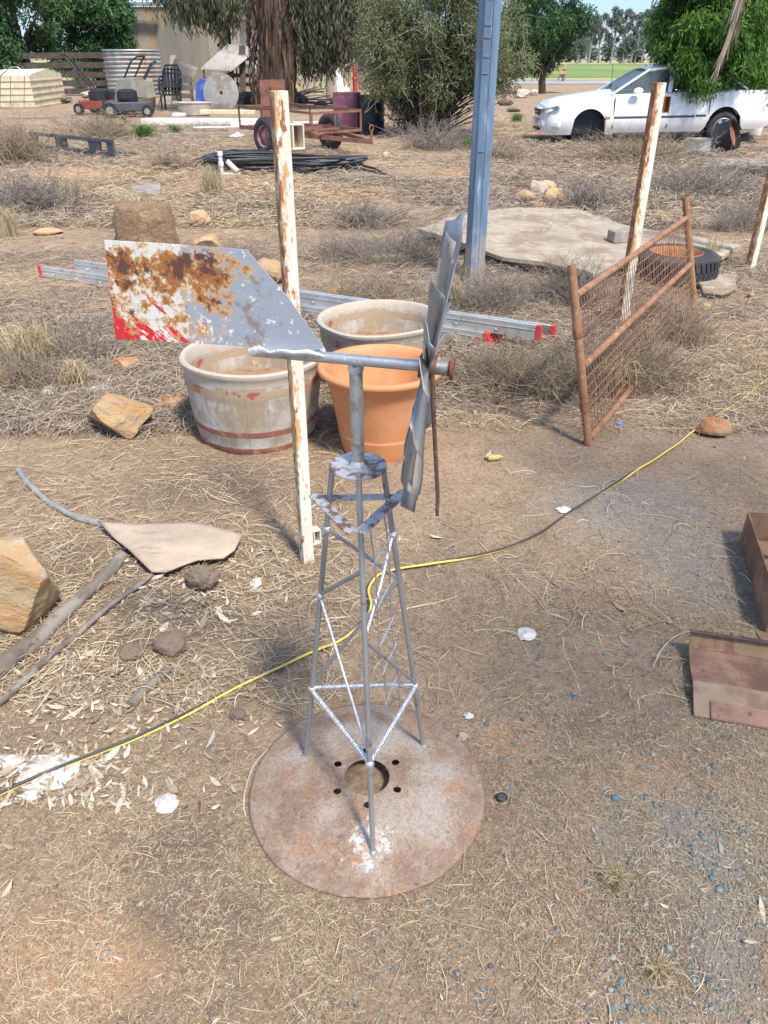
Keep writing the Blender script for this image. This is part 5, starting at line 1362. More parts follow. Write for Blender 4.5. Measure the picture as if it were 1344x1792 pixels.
# lawn mowers -------------------------------------------------------------
m_mowred = mk('mower_red', (.30, .05, .04), [(6, (.2, .12, .1), .5, .62)], .6)
m_catch = mk('catcher_cloth', (.27, .26, .21), [(4, (.36, .34, .28), .5, .65)], .9)
def mower(px, py, yaw, label, deckmat, catcher=True, sc=1.75):
    g = GZ(px, py); m = thing('lawn_mower', label, 'lawn mower', g, 'old lawn mowers in front of the iron tank')
    M = Matrix.Translation(g) @ Matrix.Rotation(R(yaw), 4, 'Z') @ Matrix.Scale(sc, 4)
    mb = MB(); mb.prism([M @ Vector(v) for v in ((-.38, -.24, .10), (.30, -.24, .10), (.40, -.12, .10), (.40, .12, .10), (.30, .24, .10), (-.38, .24, .10))], M.to_3x3() @ Vector((0, 0, .14)))
    mb.build('deck', deckmat, m, bev=.03)
    MB().lathe([(.17, .24), (.18, .30), (.17, .40), (.12, .43), (.001, .44)], (0, 0, 0), 20, M=Matrix.Identity(4)); e = MB(); e.lathe([(.17, .24), (.18, .30), (.17, .40), (.12, .43), (.001, .44)]); e.box((.0, .16, .32), (.2, .14, .14)); e.box((-.02, -.14, .34), (.14, .12, .10)); e.v = [M @ v for v in e.v]; e.build('engine', m_black, m, 40)
    for x, y, r in ((-.30, -.28, .12), (-.30, .28, .12), (.32, -.27, .10), (.32, .27, .10)):
        w_ = MB(); w_.tube([(x, y - .025, r), (x, y + .025, r)], r, 18); w_.v = [M @ v for v in w_.v]; w_.build('wheel', m_black, m, 40)
        h_ = MB(); h_.tube([(x, y - .032, r), (x, y + .032, r)], r * .5, 12); h_.v = [M @ v for v in h_.v]; h_.build('wheel_hub', m_catch, m, 40)
    h = MB(); h.tube([(-.36, -.2, .2), (-.62, -.2, .55), (-.85, -.2, .88), (-.95, -.14, .95), (-.95, .14, .95), (-.85, .2, .88), (-.62, .2, .55), (-.36, .2, .2)], .016, 8); h.tube([(-.60, -.2, .52), (-.60, .2, .52)], .012, 6); h.v = [M @ v for v in h.v]; h.build('handle', m_black, m, 50)
    if catcher:
        c = MB(); c.prism([M @ Vector(v) for v in ((-.40, -.24, .20), (-.85, -.24, .28), (-.82, -.24, .62), (-.52, -.24, .60))], M.to_3x3() @ Vector((0, .48, 0))); c.build('grass_catcher', m_catch, m, bev=.03)
    return m
mower(180, 200, 168, 'red decked lawn mower with a dusty cloth catcher, leftmost', m_mowred)
mower(228, 205, 12, 'black lawn mower standing in front of the iron tank', m_dkgrey, False, 1.8)
mower(205, 196, 200, 'dark lawn mower half hidden behind the other two', m_black, True, 1.6)
g = GZ(130, 178); hd = thing('mower_handle', 'loose bent mower handle frame at the left of the mowers', 'handle', g)
MB().tube([P(150, 175, g.y), P(128, 150, g.y), P(112, 132, g.y), P(115, 125, g.y), P(128, 122, g.y), P(137, 126, g.y), P(139, 150, g.y)], .02, 6).build('handle_tube', m_black, hd)
# rusty box, basin, crates, chair stack -------------------------------------
g = GZ(262, 187)
tag(MB().box(g + Vector((0, 0, .3)), (.45, .4, .6), (0, R(8), 0)).build('rusty_tin', mk('orange_rust', (.42, .16, .07), [(5, (.55, .4, .3), .5, .65)], .85), bev=.02), 'small orange rusty tin box right of the mowers', 'tin')
g = GZ(338, 204); bs_ = MB(); bs_.lathe([(.40, 0), (.55, .04), (.62, .36), (.66, .38), (.64, .40), (.58, .38), (.52, .08), (.01, .06)], (0, 0, 0), 28)
bs_.v = [Vector((v.x * .9, v.y * .6, v.z)) + g + Vector((0, .3, 0)) for v in bs_.v]
tag(bs_.build('old_basin', mk('stained_enamel', (.42, .38, .33), [(4, (.6, .57, .52), .5, .65)], .6), None, 40), 'dusty pale basin in front of the pallet crate', 'basin')
g = GZ(326, 187); k = sc_(g); ct = thing('slatted_crate', 'grey slatted timber crate between the chairs and the blue sheet', 'crate', g)
for z in (.12, .38, .64, .90): MB().box(g + Vector((0, 0, z)), (28 * k, .03, .17)).build('slat', m_wood, ct)
for x in (-12 * k, 12 * k): MB().box(g + Vector((x, .05, .5)), (.1, .08, 1.0)).build('corner_post', m_wood, ct)
MB().box(g + Vector((0, .35, 1.25)), (.9, .05, .55), (R(-35), R(20), 0)).build('loose_board', m_wood, ct)
g = GZ(302, 194); cs = thing('plastic_chair', 'dark green plastic garden chairs stacked beside the tank', 'chair', g)
for k2 in range(3):
    z0 = .12 * k2; o_ = g + Vector((.02 * k2, .03 * k2, z0))
    for x, y in ((-.28, -.25), (.28, -.25), (-.28, .25), (.28, .25)):
        if k2 == 0: MB().bar(o_ + Vector((x * 1.1, y * 1.1, 0)), o_ + Vector((x, y, .48)), .06, .05).build('leg', m_black, cs)
    MB().box(o_ + Vector((0, 0, .5)), (.58, .55, .04)).build('seat', m_black, cs, bev=.02)
    bk = MB(); 
    for i in range(5): bk.bar(o_ + Vector((-.22 + .11 * i, .26, .5)), o_ + Vector((-.24 + .12 * i, .36, 1.12)), .05, .025)
    bk.tube([o_ + Vector(p) for p in ((-.30, .26, .5), (-.31, .33, .95), (-.2, .38, 1.16), (.2, .38, 1.16), (.31, .33, .95), (.30, .26, .5))], .03, 8); bk.build('backrest', m_black, cs)
    for s in (-1, 1): MB().tube([o_ + Vector((s * .31, .33, .85)), o_ + Vector((s * .36, 0, .80)), o_ + Vector((s * .33, -.26, .74)), o_ + Vector((s * .29, -.27, .5))], .028, 8).build('armrest', m_black, cs)
g = GZ(318, 190); wf = thing('walking_frame', 'folding grey metal frame leaning against the chairs', 'frame', g)
MB().tube([P(275, 194, g.y - .3), P(284, 160, g.y - .2), P(300, 140, g.y), P(325, 152, g.y)], .022, 6).build('frame_tube', m_galv, wf)
MB().tube([P(300, 192, g.y - .3), P(302, 150, g.y - .2), P(318, 137, g.y)], .022, 6).build('frame_tube', m_galv, wf)
g = GZ(352, 181); k = sc_(g)
tag(MB().prism([P(341, 181, g.y), P(357, 183, g.y - .2), P(367, 142, g.y + .1), P(350, 137, g.y + .25), P(343, 145, g.y + .1)], (.08, .22, 0)).build('blue_sheet', m_blueplastic, bev=.03), 'folded blue plastic sheet leaning left of the round lid', 'sheet')
g = GZ(390, 198); rd = 30.5 * sc_(g)
mb = MB(); mb.lathe([(.05, 0), (rd * .97, 0), (rd, .02), (rd, .05), (rd * .97, .06), (.06, .05), (.05, .0)], (0, 0, 0), 48)
mb.v = [Matrix.Rotation(R(78), 3, 'X') @ v + g + Vector((0, .05, rd)) for v in mb.v]
tag(mb.build('round_lid', mk('grey_round_lid', (.27, .26, .24), [(1.4, (.20, .155, .11), .46, .58), (6, (.36, .36, .35), .55, .7)], .8), None, 40), 'large round grey wooden reel end leaning upright', 'reel end')
g = GZ(320, 150); mb = MB(); mb.lathe([(2.3, 0), (2.2, .5), (1.7, 1.0), (1.0, 1.35), (.01, 1.5)], (0, 0, 0), 24)
mb.v = [Vector((v.x * .9, v.y * .5, v.z)) + g + Vector((0, 1.2, 0)) for v in mb.v]
tag(mb.build('green_tarpaulin', mk('green_tarp', (.035, .12, .075), [(2, (.06, .17, .11), .5, .65)], .6), None, 60, wob=(1.2, .18)), 'dark green tarpaulin mound behind the chairs', 'tarpaulin')
# corrugated lean-to -------------------------------------------------------
g = GZ(405, 176); ln = thing('lean_to_shelter', 'small shelter with a sloping grey corrugated roof beside the gum tree', 'shelter', g)
a, b, c, d = P(350, 121, g.y - .6), P(404, 124, g.y - .9), P(456, 82, g.y + 1.2), P(398, 77, g.y + 1.6)
NN = 40; vs = []; fs = []
for i in range(NN + 1):
    for (p, q) in ((a, b), (d, c)):
        t = i / NN; e = p.lerp(q, t) + Vector((0, 0, .035 * math.sin(i * PI / 2))); vs.append(e)
for i in range(NN): fs.append((2 * i, 2 * i + 1, 2 * i + 3, 2 * i + 2))
o = MB().add(vs, fs).build('corrugated_roof', mk('roof_iron', (.38, .35, .31), [(1.5, (.29, .26, .22), .5, .65)], .8), ln, 80); s = o.modifiers.new('s', 'SOLIDIFY'); s.thickness = .02
for p in (a.lerp(b, .1), a.lerp(b, .92), c + Vector((-.1, 0, 0)), d.lerp(c, .2)): MB().bar((p.x, p.y + .1, 0), (p.x, p.y + .1, p.z - .02), .06, .06).build('shelter_post', m_wood_dk, ln)
for z in (.25, .6, .95, 1.3, 1.6): MB().bar((a.x + .4, g.y + 1.3, z), (c.x + .2, g.y + 1.3, z), .04, .16).build('wall_board', m_wood_dk if z != 1.3 else m_white, ln)

# ================================================================== FENCES AND HOUSE
def plankfence(p, q, h, nb, mat, label, every=2.2, gap=.3, name='timber_fence', pm=None, dropout=0.0):
    a, b = GZ(*p), GZ(*q); L = (b - a).length; d = (b - a).normalized()
    f = thing(name, label, 'fence', a.lerp(b, .5)); random.seed(int(p[0]))
    n = max(1, int(L / every))
    for i in range(n + 1):
        c = a + d * (L * i / n) + Vector((0, .06, 0)); MB().box(c + Vector((0, 0, h * .52)), (.12, .12, h * 1.08), (0, R(random.uniform(-2, 2)), 0)).build('fence_post', pm or mat, f)
    for k in range(nb):
        z = h * (k + .5) / nb
        for i in range(n):
            if random.random() < dropout: continue
            MB().bar(a + d * (L * i / n) + Vector((0, 0, z + random.uniform(-.04, .04))), a + d * (L * (i + 1) / n - .02) + Vector((0, 0, z + random.uniform(-.04, .04))), .03, h / nb * (1 - gap)).build('fence_rail', mat, f)
    return f
plankfence((40, 168), (215, 168), 1.9, 5, m_wood_dk, 'dark timber rail fence under the dense tree at left', 2.6, .35)
plankfence((470, 172), (625, 165), 1.75, 5, m_wood_yl, 'pale yellowish timber plank fence behind the gum trunk', 2.5, .12, pm=m_wood, dropout=.05)
g = GZ(577, 178); tag(MB().tube([g, g + Vector((.02, 0, 1.0)), g + Vector((0, 0, 1.75))], [.17, .15, .14], 12).build('log_post', m_wood, None, 50, wob=(3, .03)), 'thick round log post in front of the pale plank fence', 'post')
g = base_at(532, 152, .3); dk = thing('white_tub', 'round white tub hanging by the fence behind the trailer', 'tub', g)
MB().lathe([(.25, 0), (.38, .1), (.42, .7), (.36, .8), (.001, .82)], g, 24).build('tub_body', m_white, dk, 40)
HY = 51.0
house = thing('farm_shed_house', 'two storey weathered sheet clad house with an upper deck behind the yard', 'house', (P(330, 140, HY).x, HY, 0))
n = NT('weathered_wall'); x, y, z = n.sep()
v = n.map((1, 1, .12)); col = n.mix(n.ramp(n.noise(.8, 6, .6, v), [(.38, 0.), (.6, 1.)]), (.185, .175, .15), (.27, .24, .175))
col = n.mix(n.ramp(n.noise(.55, 6, .6, n.map((1, 1, .2), loc=(5, 0, 0))), [(.55, 0.), (.66, 1.)]), col, (.37, .27, .13))
col = n.mix(n.ramp(n.noise(2.5, 7, .7), [(.5, 0.), (.8, .7)]), col, (.23, .22, .2))
n.fin(col, .9); m_wall = n.m
def hw(name, px0, py0, px1, py1, Y, mat, th=.15, parent=house, ground=False, **k):
    a = P(px0, py1, Y); b = P(px1, py0, Y); z0 = 0 if ground else a.z
    return MB().box(((a.x + b.x) / 2, Y + th / 2, (z0 + b.z) / 2), (b.x - a.x, th, b.z - z0)).build(name, mat, parent, **k)
hw('side_wall', 218, 12, 378, 150, HY, m_wall, .2, ground=True)
hw('wall_seam', 371, 14, 374, 140, HY - .03, m_wood, .06, ground=True)
hw('wall_seam', 252, 14, 254, 140, HY - .03, m_wood, .04, ground=True)
hw('eave_beam', 196, 4, 276, 10, HY - .8, m_wood, .3)
hw('roof_edge', 200, -22, 420, -8, HY - .4, m_wood_dk, .6)
hw('front_wall', 378, 34, 396, 76, HY + .1, mk('brown_door', (.30, .17, .08), [], .8), .1)
hw('door_frame', 378, 76, 398, 82, HY, m_wood, .12)
hw('lower_wall', 378, 82, 396, 150, HY + .1, m_wall, .1, ground=True)
hw('doorway', 396, 34, 414, 150, HY + .9, m_black, .1, ground=True)
hw('white_wall', 414, 33, 545, 112, HY + .3, m_white, .12)
hw('white_wall', 545, 33, 700, 112, HY + .3, mk('grey_wall', (.42, .43, .41), [(1, (.5, .5, .47), .5, .6)], .8), .12)
hw('lower_wall', 414, 112, 700, 160, HY + .3, m_wood, .12, ground=True)
hw('teal_window', 560, 45, 592, 100, HY + .2, mk('teal_panel', (.10, .24, .22), [], .5), .1)
hw('teal_window', 600, 85, 625, 112, HY + .2, mk('teal_panel2', (.13, .28, .26), [], .5), .1)
hw('deck_beam', 392, 23, 700, 33, HY - .9, m_wood, .4)
hw('deck_floor', 392, 19, 700, 23, HY - 1.0, m_wood, 2.4)
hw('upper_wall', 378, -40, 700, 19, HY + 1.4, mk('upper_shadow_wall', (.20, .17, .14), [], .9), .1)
for i in range(13): hw('deck_baluster', 396 + i * 24, -20, 398 + i * 24, 19, HY - .95, m_white if i % 3 else m_wood, .08)
hw('deck_handrail', 392, -3, 700, 1, HY - 1.0, m_white, .1)
for x_ in (412, 480, 560, 640): hw('deck_post', x_, 33, x_ + 5, 160, HY - .8, m_wood, .2, ground=True)
for i, (x_, w_, c_) in enumerate(((418, 10, (.6, .58, .55)), (430, 12, (.35, .3, .28)), (450, 9, (.62, .6, .55)), (560, 12, (.55, .35, .12)))):
    hw('deck_clutter', x_, 6, x_ + w_, 19, HY - .3, mk('clutter%d' % i, c_), .5, bev=.05)
# sleeper bench barrier by the road
g = GZ(958, 143); k = sc_(g); bn = thing('sleeper_rail', 'low barrier of two yellow timber sleepers near the road', 'barrier', g)
for z in (.62, .95): MB().box(g + Vector((0, 0, z)), (62 * k, .2, .24)).build('sleeper', mk('yellow_sleeper', (.43, .33, .15)), bn, bev=.02)
for x in (-22 * k, 24 * k):
    MB().bar(g + Vector((x - .3, .1, 0)), g + Vector((x, .1, .55)), .14, .14).build('leg', m_wood, bn); MB().bar(g + Vector((x + .3, .15, 0)), g + Vector((x, .15, .5)), .14, .14).build('leg', m_wood, bn)
MB().box(g + Vector((29 * k, .25, .55)), (.25, .25, 1.25)).build('end_post', m_wood, bn)
# heaps of stone and wood left of the car
for i, (x, y, w, h, m, l) in enumerate(((915, 172, 30, 14, m_rock_wh, 'pale boulder on the mound left of the car roof'), (885, 185, 30, 12, m_clod, 'brown earth heap left of the car behind the bush'), (935, 168, 14, 10, m_rock_wh, 'small pale rock beside the larger pale boulder'),
                                     (900, 196, 26, 8, m_barkgrey, 'dark debris heap left of the car nose'), (1240, 168, 18, 10, m_rock_or, 'brown mound far behind the tree'), (760, 262 - 50, 14, 12, m_rock_wh, 'white stone glimpsed through the green bush'))):
    rock(x, y, w, h, m, l, 200 + i, sub=3)
# wheel rims and buckets near the car
def tiltcyl(px, py, r, h, tilt, yaw, mat, inner, name, label, cat):
    g = GZ(px, py); t = thing(name, label, cat, g)
    M = Matrix.Translation(g + Vector((0, r, r * abs(math.sin(R(tilt))) * .98))) @ Matrix.Rotation(R(yaw), 4, 'Z') @ Matrix.Rotation(R(tilt), 4, 'X')
    mb = MB(); mb.lathe([(.02, .03), (r * .9, .02), (r, .0), (r * 1.03, .01), (r, .05), (r * .96, h * .5), (r, h * .95), (r * 1.03, h), (r * .98, h), (r * .92, h * .5), (r * .88, .06)]); mb.v = [M @ v for v in mb.v]
    mb.build('shell', mat, t, 40)
    mb = MB(); mb.lathe([(r * .93, h * .7), (r * .6, h * .55), (r * .3, h * .6), (.02, h * .6)]); mb.v = [M @ v for v in mb.v]; mb.build('centre', inner, t, 40)
    return t
tiltcyl(1262, 271, .28, .32, 68, 50, m_black, m_rust, 'scrap_rim', 'black steel wheel rim tilted beside the rear of the car', 'wheel rim')
tiltcyl(1232, 270, .26, .26, 0, 0, m_alu, m_black, 'silver_rim', 'silver wheel rim lying flat left of the black rim', 'wheel rim')
rock(1222, 276, 26, 10, m_black, 'black rag heap below the silver rim', 221, 'rag', name='rag_heap')
g = GZ(1318, 236); wb = thing('white_bucket', 'white plastic bucket by the car tail', 'bucket', g)
MB().lathe([(.17, 0), (.18, .02), (.21, .42), (.225, .43), (.22, .45), (.20, .43), (.17, .05), (.001, .04)], g, 24).build('bucket_body', m_pvc, wb, 40)
rock(1305, 247, 34, 14, m_barkgrey, 'dark fallen log stump right of the black rim', 222, 'log', name='log_stump')
g = GZ(815, 252); tag(tyre_mesh(g + Vector((0, .3, .1)), .34, .2, .19).build('spare_tyre', m_tyre, None, 35), 'dusty old tyre lying flat beneath the green bush', 'tyre')
g = GZ(1340, 318)
gt = thing('grey_tank', 'pale grey rounded tank on dark legs at the right edge', 'tank', g)
MB().lathe([(.02, .42), (.2, .45), (.32, .55), (.35, .7), (.35, 1.2), (.30, 1.35), (.02, 1.42)], g + Vector((.28, 0, 0)), 28).build('tank_shell', mk('grey_gas_tank', (.42, .43, .38), [(3, (.34, .33, .28), .5, .6)], .6), gt, 40)
for x in (.05, .5): MB().bar(g + Vector((x, -.1, 0)), g + Vector((x + .05, 0, .6)), .06, .06).build('tank_leg', m_black, gt)
#PART5
# ================================================================== CAR
m_carw = mk('white_car_paint', (.80, .80, .79), [(1.2, (.72, .70, .66), .5, .7)], .25, 0, var=.02)
m_carw.node_tree.nodes['Principled BSDF'].inputs['Coat Weight'].default_value = .6
m_glass = NT('car_glass'); m_glass.fin((.10, .13, .13), .06, 0); m_glass.b.inputs['Specular IOR Level'].default_value = .8
tn = m_glass.t.nodes.new('ShaderNodeBsdfTransparent'); tn.inputs[0].default_value = (.55, .62, .6, 1)
mx = m_glass.t.nodes.new('ShaderNodeMixShader'); mx.inputs[0].default_value = .45
m_glass.link(m_glass.b.outputs[0], mx.inputs[1]); m_glass.link(tn.outputs[0], mx.inputs[2]); m_glass.link(mx.outputs[0], m_glass.out.inputs[0]); m_glass = m_glass.m
car_loc = Vector((3.50, 19.55, 0))
car = thing('parked_car', 'dusty white sedan missing its front wheel, parked behind the right hand tree', 'car', car_loc)
CM = Matrix.Translation(car_loc) @ Matrix.Rotation(R(-1.5), 4, 'Z') @ Matrix.Rotation(R(-1.0), 4, 'Y')
CW = .91
def ip(xs, ys, x): return float(np.interp(x, xs, ys))
XF, XR, AR, AZ = .98, 3.86, .365, .31
def zb(x):
    b = ip([0, .12, .5, 1.4, 3.4, 4.7, 5.07], [.26, .17, .17, .17, .18, .24, .38], x)
    for xc in (XF, XR):
        if abs(x - xc) < AR: b = max(b, AZ + math.sqrt(AR ** 2 - (x - xc) ** 2))
    return b
def zt(x): return ip([0, .05, .15, .4, .9, 1.45, 2.2, 3.3, 4.2, 4.75, 4.98, 5.07], [.62, .71, .76, .82, .885, .935, .955, .97, .98, .95, .88, .74], x)
def hwid(x): return CW * ip([0, .05, .15, .35, .7, 1.5, 3.5, 4.4, 4.8, 5.0, 5.07], [.66, .79, .89, .95, .985, 1, 1, .98, .93, .84, .74], x)
xs = sorted(set([0, .02, .05, .1, .15, .22, .3, .4, .5] + list(np.linspace(XF - AR, XF + AR, 19)) + list(np.linspace(1.45, 3.4, 14)) + list(np.linspace(XR - AR, XR + AR, 19)) + [4.3, 4.45, 4.6, 4.75, 4.85, 4.93, 4.99, 5.03, 5.07]))
NV = 9; vs = []; fs = []
for x in xs:
    row = []
    b, t, w = zb(x), zt(x), hwid(x)
    for i in range(NV):
        s = i / (NV - 1); z = b + (t - b) * s
        q = (z - .17) / .8
        y = w * (1 - .10 * max(0, (.25 - q)) / .25 - .055 * max(0, q - .45) / .55 - (.05 if s > .97 else 0))
        row.append((y, z))
    top = []
    for k in (.86, .6, .3, 0): top.append((row[-1][0] * k, t + .075 * (1 - k * k) * (1 if 0.1 < x < 4.95 else .4)))
    sec = [(-y, z) for y, z in row] + [(-y, z) for y, z in top] + [(y, z) for y, z in reversed(top[:-1])] + [(y, z) for y, z in reversed(row)]
    vs.append([Vector((x, y, z)) for y, z in sec])
k = len(vs[0]); flatv = [CM @ v for r_ in vs for v in r_]
for i in range(len(xs) - 1):
    for j in range(k - 1): fs.append((i * k + j, i * k + j + 1, (i + 1) * k + j + 1, (i + 1) * k + j))
fs.append(tuple(range(k))); fs.append(tuple((len(xs) - 1) * k + j for j in range(k)))
MB().add(flatv, fs).build('body', m_carw, car, 32)
def cb(name, c, d, mat, rot=None, bev=.01, parent=None):
    return MB().box(c, d, rot, M=CM).build(name, mat, parent or car, bev=bev)
# dark wheel housings
for xc in (XF, XR):
    mb = MB(); mb.tube([(xc, -CW * .72, AZ), (xc, CW * .72, AZ)], AR + .01, 32); mb.v = [CM @ v for v in mb.v]
    mb.build('wheel_housing', m_black, car, 40)
mb = MB(); mb.box((2.5, 0, .33), (3.9, 1.4, .26)); mb.v = [CM @ v for v in mb.v]; mb.build('underbody', m_black, car)
# greenhouse
xb = [1.42, 4.22]; roof = [2.22, 3.55]
def gh(x0, x1, zr, yb, yr): pass
bot = lambda x: (hwid(x) * .93, zt(x) + .005)
A0, A1 = Vector((1.40, -bot(1.4)[0] * .97, bot(1.4)[1])), Vector((2.20, -.60, 1.385))
B0_, B1_ = Vector((2.62, -bot(2.6)[0], bot(2.6)[1])), Vector((2.70, -.615, 1.415))
C0, C1 = Vector((3.52, -bot(3.5)[0], bot(3.5)[1])), Vector((3.40, -.60, 1.40))
D0, D1 = Vector((4.28, -bot(4.2)[0] * .93, bot(4.2)[1] + .01)), Vector((3.66, -.575, 1.375))
mir = lambda v: Vector((v.x, -v.y, v.z))
def quad(name, pts, mat, par=car, th=0):
    o = MB().add([CM @ p for p in pts], [tuple(range(len(pts)))]).build(name, mat, par)
    if th: s_ = o.modifiers.new('s', 'SOLIDIFY'); s_.thickness = th; s_.offset = 0
    return o
quad('windscreen', [A0, A1, mir(A1), mir(A0)], m_glass); quad('rear_screen', [D0, mir(D0), mir(D1), D1], m_glass)
for f in (lambda v: v, mir):
    quad('side_window', [f(p) for p in (A0 + Vector((.06, 0, 0)), B0_, B1_, A1 + Vector((.02, 0, 0)))], m_glass)
    quad('side_window', [f(p) for p in (B0_, C0, C1, B1_)], m_glass); quad('side_window', [f(p) for p in (C0, D0, D1, C1)], m_glass)
    pil = MB()
    for a, b, w in ((A0, A1, .07), (B0_, B1_, .09), (D0, D1, .16), (A1, B1_, .05), (B1_, C1, .05), (C1, D1, .05)): pil.bar(CM @ f(a), CM @ f(b), w, .035)
    pil.build('pillar_frame', m_carw, car, bev=.008)
    pb2 = MB(); pb2.bar(CM @ f(C0 + Vector((0, -.006, 0))), CM @ f(C1 + Vector((0, -.006, 0))), .05, .03); pb2.build('door_pillar', m_black, car)
# roof skin
vs = []; fs = []; NX, NY = 14, 12
for i in range(NX + 1):
    x = 2.16 + (3.70 - 2.16) * i / NX
    zc = ip([2.16, 2.4, 2.9, 3.4, 3.7], [1.385, 1.425, 1.45, 1.43, 1.385], x); hy = ip([2.16, 2.8, 3.7], [.62, .645, .60], x)
    for j in range(NY + 1):
        s = -1 + 2 * j / NY; vs.append(CM @ Vector((x, hy * s, zc + .035 * (1 - s * s) - .03 * abs(s) ** 6)))
for i in range(NX):
    for j in range(NY): a = i * (NY + 1) + j; fs.append((a, a + 1, a + NY + 2, a + NY + 1))
o = MB().add(vs, fs).build('roof', m_carw, car, 60); s_ = o.modifiers.new('s', 'SOLIDIFY'); s_.thickness = .03; s_.offset = -1
# details
m_headlamp = mk('headlamp_glass', (.46, .50, .50), [(30, (.3, .32, .32), .5, .6)], .12, .3)
for s in (-1, 1):
    hl = MB(); hl.add([CM @ Vector(p) for p in ((.045, s * .40, .60), (.11, s * .66, .615), (.34, s * .83, .68), (.36, s * .84, .62), (.13, s * .75, .535), (.03, s * .45, .525), )], [(0, 1, 2, 3, 4, 5)])
    hl.v = [v + (CM.to_3x3() @ Vector((-.045, s * .045, .065))) for v in hl.v]
    o = hl.build('headlight', m_headlamp, car); q_ = o.modifiers.new('s', 'SOLIDIFY'); q_.thickness = .05; q_.offset = 0
cb('grille', (-.005, 0, .60), (.07, .56, .13), m_black, bev=.02)
cb('grille_bar', (-.045, 0, .605), (.012, .50, .018), m_chrome, bev=.003)
cb('grille_surround', (-.01, 0, .675), (.08, .62, .03), m_carw, bev=.01)
cb('bumper', (.09, 0, .40), (.24, 1.42, .17), m_carw, bev=.06)
cb('bumper_corner', (.26, -.72, .385), (.34, .24, .17), m_carw, (0, 0, R(-35)), bev=.05)
cb('lower_intake', (-.028, 0, .265), (.03, .8, .055), m_black, bev=.02)
cb('number_plate', (-.036, -.02, .43), (.012, .34, .10), mk('plate_grey', (.42, .44, .46), [], .6), bev=.003)
m_amber = mk('amber_lens', (.75, .25, .03), [], .3)
cb('side_indicator', (1.36, -CW * .992, .50), (.10, .03, .05), m_amber, bev=.008)
for s in (-1, 1):
    cb('rub_strip', (2.35, s * CW * .992, .50), (1.72, .022, .045), m_dkgrey, bev=.004)
    cb('rub_strip', (3.34, s * CW * .992, .51), (.22, .022, .045), m_dkgrey, bev=.004)
    mr = MB(); mr.add([CM @ Vector((1.92 + .11 * math.cos(t) * (1 if k_ else .7), s * (1.0 + (.0 if k_ else -.09)), 1.0 + .065 * math.sin(t))) for k_ in (0, 1) for t in [2 * PI * i / 14 for i in range(14)]], [tuple(range(13, -1, -1)), tuple(range(14, 28))] + [(i, (i + 1) % 14, 14 + (i + 1) % 14, 14 + i) for i in range(14)])
    mr.build('door_mirror', m_carw, car, 50, bev=.015)
    for xx in (1.48, 2.64, 3.50): cb('door_gap', (xx, s * CW * .985, .58), (.014, .02, .60), m_black, bev=0)
    for xx in (2.50, 3.38): cb('door_handle', (xx, s * CW * .972, .83), (.16, .035, .035), m_carw, bev=.01)
    cb('tail_light', (5.03, s * .66, .78), (.08, .34, .14), m_redplastic, bev=.02)
    cb('sill_strip', (2.45, s * CW * .90, .185), (1.9, .03, .05), m_dkgrey, bev=.004)
cb('rear_bumper', (4.97, 0, .50), (.26, 1.56, .18), m_carw, bev=.06)
cb('dashboard', (1.85, 0, .93), (.5, 1.3, .10), m_black, bev=.03)
for s in (-.38, .38):
    st_ = cb('front_seat', (2.55, s, .82), (.16, .5, .62), m_dkgrey, (0, R(12), 0), .05); cb('head_rest', (2.63, s, 1.20), (.09, .26, .18), m_dkgrey, None, .04, st_)
cb('rear_seat', (3.55, 0, .85), (.16, 1.2, .55), m_dkgrey, (0, R(15), 0), .05)
mb = MB(); mb.tube([(2.12 + .07 * math.sin(t), .38 + .18 * math.cos(t), 1.0 + .17 * math.sin(t)) for t in [2 * PI * i / 18 for i in range(18)]], .014, 6, closed=True); mb.v = [CM @ v for v in mb.v]; mb.build('steering_wheel', m_black, car)
mb = MB(); mb.tube([(1.45, -.55, .97), (1.42, -.55, 1.5)], .006, 5); mb.v = [CM @ v for v in mb.v]; mb.build('aerial', m_black, car)
for (x0, y0, x1, y1) in ((1.55, -.5, 1.75, .1), (1.5, .1, 1.7, .6)):
    mb = MB(); mb.bar((x0, y0, 1.03), (x1, y1, 1.10), .02, .015); mb.v = [CM @ v for v in mb.v]; mb.build('wiper', m_black, car)
for s in (-1, 1):
    c = CM @ Vector((XR, s * .80, .315)); c.z = .318; ax_ = (CM.to_3x3() @ Vector((0, s, 0))).normalized()
    q = ax_.to_track_quat('Z', 'Y').to_matrix().to_4x4()
    tr = tyre_mesh(c, .315, .205, .20, q, 40).build('wheel', m_tyre, car, 35)
    rm = MB(); rm.lathe([(.206, -.08), (.20, .0), (.207, .085), (.196, .09), (.182, .06), (.18, -.03), (.05, -.04)], (0, 0, 0), 36)
    for i in range(6):
        t = i * PI / 3; rm.prism([(.05 * math.cos(t + .5), .05 * math.sin(t + .5), .055), (.188 * math.cos(t + .2), .188 * math.sin(t + .2), .045), (.188 * math.cos(t - .2), .188 * math.sin(t - .2), .045), (.05 * math.cos(t - .5), .05 * math.sin(t - .5), .055)], (0, 0, .02))
    rm.lathe([(.065, .04), (.06, .08), (.001, .085)], (0, 0, 0), 20)
    MMq = Matrix.Translation(c) @ q; rm.v = [MMq @ v for v in rm.v]; rm.build('alloy_rim', m_chrome, tr, 30)

